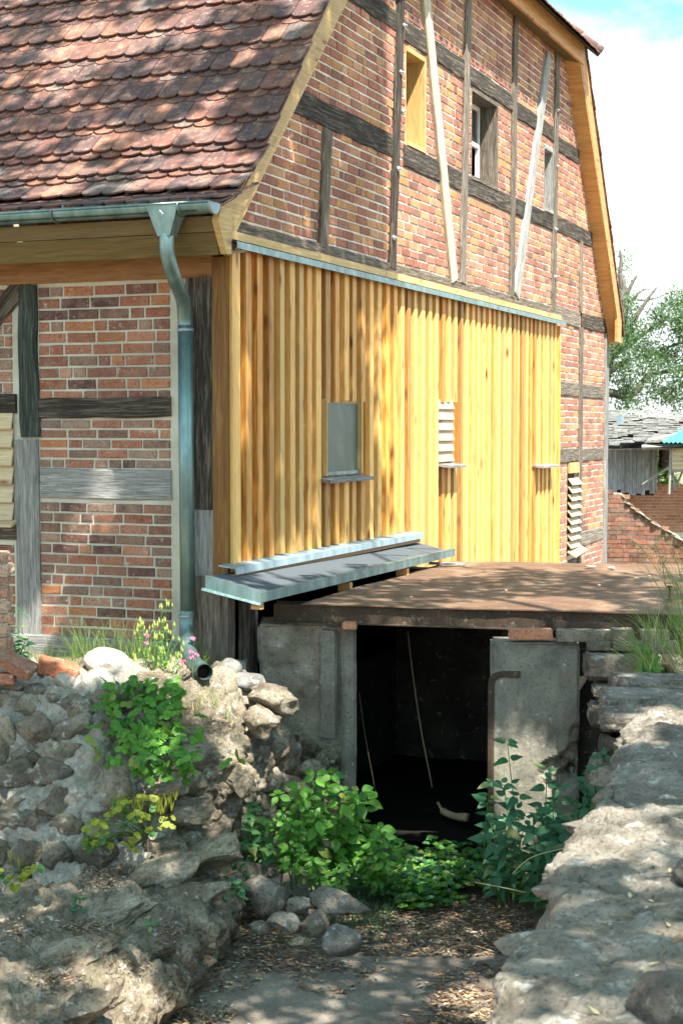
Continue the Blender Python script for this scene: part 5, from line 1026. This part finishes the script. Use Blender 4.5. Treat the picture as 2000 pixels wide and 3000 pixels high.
tag(m.build('ground_cover', M['leaf_bright']), 'low bright green ground cover across the mouth of the opening', 'ground cover', kind='stuff'); tag(m2.build('dark_ground_cover', M['leaf_dark']), 'darker green low leaves and grass mixed into the ground cover', 'ground cover', kind='stuff')
# moss and litter
random.seed(8)
m = MB()
def chip(c, s_, up=UP):
    a = rnd(0, 6.28); tl = V((rnd(-.5, .5), rnd(-.5, .5), 1)).normalized(); d, s, n = frame(V((math.cos(a), math.sin(a), rnd(-.2, .2))), tl); l_ = s_*rnd(.6, 1.8); w_ = s_*rnd(.25, .5)
    m.add([c-d*l_/2, c+s*w_/2+n*.003, c+d*l_/2, c-s*w_/2+n*.002], [(0, 1, 2, 3)])
for k in range(26000):
    px = rnd(380, 1560); py = rnd(2620, 3060); q = on(px, py, 2, FLOOR); e = noise.noise((q.x*1.3, q.y*1.3, 4.))+.5*noise.noise((q.x*4, q.y*4, 1)); edge = 0
    if py < 2800 and px > 1000: edge = 1.0
    dl = (px-(690-(py-2650)*.8)); 
    if dl < 260: edge = max(edge, .95-dl/420)
    if px > 1270 and py > 2890: edge = max(edge, .45)
    if 0 < dl and random.random() < max(0, edge+e*.8) : chip(V((q.x, q.y, floor_z(q.x, q.y)+rnd(.002, .02))), .037)
tag(m.build('leaf_litter', M['litter']), 'scattered brown leaf litter and wood chips on the pit floor', 'leaf litter', kind='stuff')
dg = bpy.context.evaluated_depsgraph_get(); dg.update()
def drop(obj, px, py):
    r = ray(px, py).normalized(); hit, loc, nrm, _ = obj.ray_cast(CAM, r)
    return (loc, nrm) if hit else (None, None)
m = MB()
for cx, cy, rx, ry, n in ((300, 2570, 70, 45, 420), (250, 2720, 110, 30, 300), (160, 2880, 80, 40, 200), (500, 2740, 40, 25, 120), (640, 2130, 60, 25, 160), (60, 2720, 60, 40, 160), (400, 2830, 60, 30, 100)):
    for k in range(n):
        p, nn = drop(bo, cx+random.gauss(0, rx*.5), cy+random.gauss(0, ry*.5))
        if p is not None and nn.z > .15: chip(p+V((0, 0, .008)), .024)
tag(m.build('dead_leaves', M['litter']), 'dead brown leaves caught on the ledges of the left wall', 'leaf litter', kind='stuff')
nw = bpy.data.objects['stone_wall']; m = MB()
for k in range(170):
    p, nn = drop(nw, rnd(1500, 2000), rnd(2150, 3000))
    if p is not None and nn.z > .5: chip(p+V((0, 0, .004)), rnd(.008, .018))
tag(m.build('wall_litter', M['litter']), 'small dry bits lying on the near right wall', 'leaf litter', kind='stuff')
m = MB()
for px, py in ((1875, 2236), (1895, 2230), (1900, 2640), (1920, 2540), (1960, 2560), (1845, 2635), (1755, 2980), (1900, 2830), (1870, 2845), (1960, 2720)):
    p, nn = drop(nw, px, py)
    if p is None: continue
    m = MB(); leaf(m, p+V((0, 0, .006)), rdir(-.1, .1), UP, rnd(.03, .05), .014, LANC, -.2, .3); 
    tag(m.build('dry_leaf', M['straw']), 'curled yellow leaf lying on the near right wall', 'leaf', 'curled yellow leaves on the right wall')
# ------------------------------------------------------------------ background
def wallmap(a, b):
    t = (b-a); t.z = 0; t.normalize(); n_ = V((t.y, -t.x, 0))
    return lambda u, z, d: V((a.x+t.x*u+n_.x*d, a.y+t.y*u+n_.y*d, z)), t
A_ = W(1740, 1500, 28.); B_ = W(2120, 1500, 27.5); wm, tt = wallmap(A_, B_); Lw = (B_-A_).length
ru = thing('ruined_wall', 'ruined red brick wall with a sloping broken top behind the mill', 'wall', (A_.x, A_.y, -1.6)); m = MB()
def topz(u):
    f = u/Lw; pts = [(0, .50), (.20, .45), (.27, .22), (.47, -.10), (.62, -.28), (.75, -.52), (1, -.7)]
    for (a, c), (b, d) in zip(pts, pts[1:]):
        if f <= b: return lerp(c, d, (f-a)/(b-a))
    return -.7
u = 0
zc = -1.6
while zc < .5:
    u = rnd(-.2, 0)
    while u < Lw:
        l_ = .25 if random.random() < .6 else .12; e = u+l_
        if zc+.04 < topz(max(0, min(Lw, (u+e)/2)))+.02 and e > 0:
            d = rnd(0, .012); m.add([wm(x, z, y) for y in (d, -.1) for x, z in ((u, zc), (e-.012, zc), (e-.012, zc+.066), (u, zc+.066))], [(0, 1, 2, 3), (3, 2, 6, 7), (0, 3, 7, 4), (1, 5, 6, 2)])
        u = e
    zc += .078
m.build('ruin_brickwork', M['brick_ruin'], ru); m = MB(); n = 40; rs_ = [topz(Lw*i/n)-.02+.03*noise.noise((i*.7, 0, 0)) for i in range(n+1)]
for i in range(n): a, b = Lw*i/n, Lw*(i+1)/n; m.add([wm(x, z, y) for y in (-.004, -.36) for x, z in ((a, -1.7), (b, -1.7), (b, rs_[i+1]), (a, rs_[i]))], [(0, 1, 2, 3), (7, 6, 5, 4), (3, 2, 6, 7)])
m.build('wall_core', M['mortar_dark'], ru); m = MB()
for k in range(16): u = Lw*(.22+.6*k/15); rock(m, wm(u, topz(u)+.01, -.1), (.14, .2, .03), (0, .5, rnd(0, .3)), .7, 2, .1)
m.build('mortar_capping', M['fieldstone'], ru)
# grey plank shed with sagging shingle roof
S0 = W(1770, 1300, 38.); S1 = W(1917, 1300, 38.); sm, tt = wallmap(S0, S1); Ls = (S1-S0).length; zt = W(1850, 1290, 38.).z; zb = W(1850, 1452, 38.).z
sh = thing('plank_shed', 'old shed of upright grey boards under a sagging weathered roof', 'shed', (S0.x, S0.y, zb)); m = MB(); u = 0
while u < Ls:
    w_ = rnd(.05, .11); d = rnd(0, .03); dz = rnd(-.02, .14); m.add([sm(x, z, y) for y in (d, -.02) for x, z in ((u, zb+dz), (u+w_, zb+dz), (u+w_, zt), (u, zt))], [(0, 1, 2, 3), (0, 3, 7, 4), (1, 5, 6, 2)], None, [[(z, x) for x, z in ((u, zb), (u+w_, zb), (u+w_, zt), (u, zt))]]+[[(0, 0), (0, .1), (1, .1), (1, 0)]]*2); u += w_+rnd(0, .008)
m.build('plank_wall', M['plank_grey'], sh); m = MB(); m.add([sm(x, z, y) for y in (-.06, -3) for x, z in ((0, zb), (Ls, zb), (Ls, zt), (0, zt))], [(0, 1, 2, 3), (4, 5, 6, 7), (1, 5, 6, 2)]); m.build('shed_inside', M['dark'], sh)
m = MB(); e0 = W(1765, 1302, 37.2); e1 = W(2100, 1296, 36.6); r0 = W(1765, 1204, 43); r1 = W(2100, 1212, 43)
ns = 30
for r in range(ns):
    k = 0
    while k < 60:
        f0, f1 = r/ns, (r+1.3)/ns; a = k/60; b = min(1., (k+random.choice([3, 5, 8]))/60)
        if not (abs((f0*1.0+.12)-(.95*a+.12)) < .035 and a > .06) or random.random() < .1:
            sg = -.10*math.sin(math.pi*a)*math.sin(math.pi*f0)+rnd(0, .045); q = [e0.lerp(e1, a).lerp(r0.lerp(r1, a), f0), e0.lerp(e1, b-.002).lerp(r0.lerp(r1, b-.002), f0+rnd(-.01, .01)), e0.lerp(e1, b-.002).lerp(r0.lerp(r1, b-.002), f1), e0.lerp(e1, a).lerp(r0.lerp(r1, a), f1)]
            q = [p+V((0, 0, sg+(.05 if i < 2 else 0))) for i, p in enumerate(q)]; m.add(q+[p-V((0, 0, .03)) for p in q], [(0, 1, 2, 3), (0, 4, 5, 1)], None, [[(a*7, f0*4), (b*7, f0*4), (b*7, f1*4), (a*7, f1*4)], [(0, 0), (1, 0), (1, .02), (0, .02)]])
        k = int(round(b*60))
m.build('shingle_roof', M['timber_grey'], sh); m = MB(); m.add([e0-V((0, 0, .12)), e1-V((0, 0, .12)), r1-V((0, 0, .14)), r0-V((0, 0, .14))], [(0, 1, 2, 3)]); m.build('roof_underside', M['timber_dark'], sh)
m = MB(); a = W(1895, 1290, 37.0); b = W(2030, 1262, 38.4); m.tube([a, b], .04, 5); m.build('roof_batten', M['timber_light'], sh)
m = MB(); 
for px in (1810, 1820): a = W(px, 1243, 40.5); m.box((a.x-.04, a.y-.05, a.z), (a.x+.04, a.y+.05, a.z+.22))
m.build('vent_pipe', M['zinc_pale'], sh)
# orange brick wall under and behind the shed
A_ = W(1770, 1500, 39.); B_ = W(2140, 1500, 39.); wm2, tt = wallmap(A_, B_); L2 = (B_-A_).length; m = MB(); z0 = W(1850, 1560, 39).z; z1 = W(1850, 1425, 39).z; zc = z0
while zc < z1:
    u = rnd(-.2, 0)
    while u < L2*.62:
        l_ = .25 if random.random() < .5 else .12; m.add([wm2(x, z, .01) for x, z in ((u, zc), (u+l_-.012, zc), (u+l_-.012, zc+.06), (u, zc+.06))], [(0, 1, 2, 3)]); u += l_
    zc += .074
br = thing('brick_wall', 'orange brick base wall below the grey plank shed', 'wall', (A_.x, A_.y, z0)); m.build('orange_brickwork', M['brick_orange'], br); m = MB(); m.add([wm2(x, z, y) for y in (0, -.3) for x, z in ((0, z0-1), (L2*.63, z0-1), (L2*.63, z1), (0, z1))], [(0, 1, 2, 3), (7, 6, 5, 4), (3, 2, 6, 7), (1, 5, 6, 2)]); m.build('wall_core', M['mortar'], br)
m = MB(); m.add([wm2(x, z, y) for y in (-.5, -1) for x, z in ((L2*.63, z0-1), (L2, z0-1), (L2, W(1900, 1435, 39).z), (L2*.63, W(1900, 1435, 39).z))], [(0, 1, 2, 3), (3, 2, 6, 7), (0, 3, 7, 4)]); tag(m.build('rendered_wall', M['concrete']), 'grey rendered wall at the right edge behind the orange bricks', 'wall')
# cream hut on posts with turquoise roof
ht = thing('raised_hut', 'cream boarded hut on posts under a turquoise corrugated roof at the right edge', 'hut', W(1990, 1440, 37)); m = MB(); H0 = W(1966, 1375, 37.); H1 = W(2120, 1375, 37.); hm, tt = wallmap(H0, H1); Lh = (H1-H0).length; za = H0.z; zb2 = W(1966, 1308, 37.).z; n = 5
for i in range(n):
    a, b = lerp(za, zb2, i/n), lerp(za, zb2, (i+1)/n); m.add([hm(0, a, .03), hm(Lh, a, .03), hm(Lh, b, 0), hm(0, b, 0)], [(0, 1, 2, 3)])
m.build('board_wall', M['louvre'], ht); m = MB()
m.add([hm(x, z, y) for y in (-.01, -1.5) for x, z in ((0, za), (Lh, za), (Lh, zb2), (0, zb2))], [(7, 6, 5, 4), (0, 3, 7, 4), (0, 4, 5, 1)]); m.build('hut_inside', M['timber_dark'], ht)
m = MB(); q0 = W(1878, 1310, 37); q1 = W(2120, 1306, 37); m.tube([q0, q1], .06, 4); m.tube([W(1964, 1305, 37), W(1958, 1448, 37)], .03, 4); m.tube([W(1968, 1380, 37.2), W(1975, 1435, 37.2)], .025, 4); m.tube([W(1998, 1380, 37.2), W(1975, 1435, 37.2)], .025, 4); m.tube([W(1962, 1366, 37), W(1880, 1420, 37.4)], .025, 4); m.tube([H0-V((0, 0, .02)), H1-V((0, 0, .02))], .04, 4); m.build('hut_frame', M['timber_grey'], ht)
m = MB(); c0 = W(1935, 1296, 36.6); c1 = W(2130, 1296, 36.4); c2 = W(2130, 1245, 38.6); c3 = W(2010, 1252, 38.6); vs = []
for i in range(61):
    f = i/60; w_ = .02*math.sin(i*1.57); vs += [c0.lerp(c1, f)+V((0, 0, w_)), c3.lerp(c2, f)+V((0, 0, w_))]
m.add(vs, [(2*i, 2*i+2, 2*i+3, 2*i+1) for i in range(60)]); m.build('corrugated_roof', M['turquoise'], ht)
# trees
def tree(label, trunk, limbs, blobs, n, lsz, leafmat='leaf_tree', name='tree', group=None, seed=3, cl=7, twigs=()):
    random.seed(seed); t = thing(name, label, 'tree', trunk[0][0], group); m = MB()
    m.tube(bez([p for p, r in trunk], 5), [lerp(trunk[0][1], trunk[-1][1], i/(5*(len(trunk)-1))) for i in range(5*(len(trunk)-1)+1)], 9); m.build('trunk', M['bark'], t, True); m = MB()
    for pts, r0, r1 in limbs: P = bez(pts, 5); m.tube(P, [lerp(r0, r1, i/(len(P)-1)) for i in range(len(P))], 6)
    if limbs: m.build('limbs', M['bark'], t, True)
    m = MB(); tot = sum(b[1][0]*b[1][1]*b[1][2]*b[2] for b in blobs)
    for c, s_, dens in blobs:
        k = int(n*s_[0]*s_[1]*s_[2]*dens/tot); c = V(c)
        for i in range(k):
            q = rdir(-1.57, 1.57)*(random.random()**.42); p = c+V((q.x*s_[0], q.y*s_[1], q.z*s_[2]))
            if noise.noise(p*1.35+V((seed, 0, 0)))+.5*noise.noise(p*3.1) < .0: continue
            shade = random.random()
            for j in range(cl): pp = p+V((random.gauss(0, 1), random.gauss(0, 1), random.gauss(0, 1)))*lsz*1.5; d = rdir(-1.2, .6); l_ = lsz*rnd(.7, 1.3); leaf(m, pp, d, rdir(0, 1.5), l_, l_*.45, [(0, 0), (.4, .5), (1, 0)], .3, .1, (min(1, max(0, shade+rnd(-.2, .2))), 0, 0))
    m.build('crown', M[leafmat], t); return t
Zt = 50.
T = lambda px, py, dz=0: W(px, py, Zt+dz)
tree('tall willow-like tree with bare twigs rising behind the mill and shed', [(T(1700, 1400), .42), (T(1760, 1080), .36), (T(1800, 1000), .28), (T(1825, 880), .16), (T(1815, 800), .08)],
     [([T(1820, 905), T(1835, 860), T(1865, 805)], .12, .03), ([T(1815, 800), T(1818, 760), T(1814, 733)], .07, .04), ([T(1790, 1020), T(1840, 960), T(1900, 870), T(1925, 840)], .12, .02), ([T(1775, 1060), T(1850, 1000), T(1960, 930)], .12, .04), ([T(1780, 1150), T(1850, 1155), T(1900, 1100), T(2000, 1085)], .16, .05), ([T(1770, 1100), T(1830, 1060), T(1900, 1040), T(2020, 990)], .1, .03), ([T(1850, 880), T(1880, 850), T(1903, 848)], .04, .015), ([T(1865, 880), T(1915, 875), T(1965, 855)], .035, .012)],
     [(T(1830, 830, 1), (.55, 1.2, .9), 1.), (T(1850, 930), (1.0, 1.5, .8), 1.1), (T(1920, 970), (1.2, 1.5, .75), 1.1), (T(2000, 920), (1.2, 1.5, .7), 1.2), (T(2080, 960), (1.2, 1.6, 1.2), 1.2), (T(1830, 1060), (1.3, 2, 1.2), 1.1), (T(1950, 1090), (1.5, 2, .9), 1.1), (T(2050, 1080), (1.5, 2, 1.4), 1.), (T(1830, 1190), (1.0, 2, .7), 1.), (T(1730, 1080), (1.2, 2, 2.), 1.), (T(1990, 1180), (.9, 1.5, .35), .5), (T(1985, 880, 1), (.5, 1, .5), 1.)],
     9000, .10, seed=3, cl=7)
random.seed(21); m = MB()
for k in range(900): p = W(rnd(1860, 1980), rnd(1315, 1440), 42+rnd(-1, 3)); [leaf(m, p+rdir()*.1, rdir(), UP, .16, .08, LANC) for j in range(3)]
tag(m.build('bush', M['leaf_bright']), 'sunlit bush seen through the gap between the shed and the hut', 'bush')
# ------------------------------------------------------------------ trees standing behind and beside the photographer: they dapple the mill
random.seed(77)
sx = SUN.cross(UP).normalized(); sy = SUN.cross(sx).normalized()
REG = [ # (corner, edge vector a, edge vector b, leaves, threshold: higher = denser)
 (V((-4.5, 0, -.3)), V((4.6, 0, 0)), V((0, 0, 3.3)), 5200, .33),      # eave wall
 (V((-4.5, -.6, 3.2)), V((4.7, 0, 0)), V((0, 3.2, 3.2)), 3900, .10),  # roof
 (V((0, -.2, .5)), V((0, 3.7, 0)), V((0, 0, 2.4)), 1900, .26),        # cladding, near half
 (V((0, .2, 3.1)), V((0, 3.2, 0)), V((0, 0, 3.0)), 1900, .12),        # gable, near part
 (V((.4, .2, .3)), V((4.0, .3, 0)), V((0, 3.3, 0)), 2600, .10),       # deck
 (V((.1, .1, -1.6)), V((1.0, .1, 0)), V((0, 0, 1.9)), 900, .06), (V((1.2, .1, -1.6)), V((2.7, .2, 0)), V((0, 0, 1.9)), 2500, .34),     # piers
 (V((.3, -3.5, -1.6)), V((3.2, 0, 0)), V((0, 3.6, 0)), 3000, .08),    # pit floor
 (V((-2.2, -1.8, -.9)), V((3., 0, 0)), V((0, .3, 1.2)), 2000, .06),   # left wall
 (V((-.8, -4.2, -1.2)), V((2.2, 0, 0)), V((0, 2.6, 0)), 1700, .10),
 (V((3.2, -7.2, 0)), V((2.2, 0, 0)), V((0, 6.6, 0)), 3600, .07),      # near wall
]
trunks = [V((3.8, -13.5, -.2)), V((9.5, -8.5, -.2)), V((7.5, -3.5, 0)), V((-1.5, -8.5, -.4))]
crowns = [MB() for _ in trunks]; cent = [[] for _ in trunks]
def lit_zone(p):
    if p.x <= 0: return False
    q = p-SUN*(p.x/SUN.x); y, z = q.y, q.z
    if -.6 < z < 7.2:
        edge = 3.35 if z > 3 else 4.1+.5*noise.noise((y, z*3, 2))
        if edge < y < 14: return True
    if p.z > .3:
        q = p-SUN*((p.z-.3)/SUN.z)
        if 3.4 < q.y < 20 and -1 < q.x < 8: return random.random() < .9
    return False
def in_view(p):
    v = p-CAM; z = v.dot(_D)
    return z > 0 and abs(v.dot(_R)/z) < .30 and -.42 < v.dot(_U)/z < .42
for c, ea, eb, n, thr in REG:
    for i in range(n):
        q = c+ea*random.random()+eb*random.random(); u, v = q.dot(sx), q.dot(sy)
        f = noise.noise((u*1.05, v*1.05, 1.5))+.65*noise.noise((u*3.1, v*3.1, 7.5))
        if f > thr+.12: continue
        p = q+SUN*rnd(7.5, 12.5)
        if in_view(p) or lit_zone(p): continue
        if (p-CAM).length < 2.5: continue
        k = min(range(len(trunks)), key=lambda j: (V((trunks[j].x, trunks[j].y, 0))-V((p.x, p.y, 0))).length); cent[k].append(p)
        for j in range(2): pp = p+rdir(-1.5, 1.5)*rnd(0, .12); l_ = rnd(.10, .17); leaf(crowns[k], pp, rdir(-.6, .6), UP+rdir()*.8, l_, l_*.6, [(0, 0), (.4, .5), (1, 0)], .2, .1)
labs = ['leafy tree standing behind the photographer', 'leafy tree standing right of the photographer', 'leafy tree on the right bank beyond the near wall', 'leafy tree on the left side of the yard']
for k, tr in enumerate(trunks):
    if not cent[k]: continue
    t = thing('shade_tree', labs[k], 'tree', tr, 'trees around the photographer'); cm = sum(cent[k], V())/len(cent[k]); m = MB(); top = V((lerp(tr.x, cm.x, .3), lerp(tr.y, cm.y, .3), cm.z-2))
    m.tube(bez([tr, tr.lerp(top, .5)+V((.1, .1, 0)), top], 5), [.24-.011*i for i in range(11)], 9); m.build('trunk', M['bark'], t, True); m = MB()
    for i in range(9):
        e = random.choice(cent[k]); a = tr.lerp(top, rnd(.75, 1)); 
        if any(in_view(a.lerp(e, f)) for f in (0, .2, .4, .6, .8, 1)): continue
        m.tube(bez([a, a.lerp(e, .5)+V((0, 0, .4)), e], 5), [.06-.005*j for j in range(11)], 6)
    if m.v: m.build('limbs', M['bark'], t, True)
    crowns[k].build('crown', M['leaf_tree'], t)
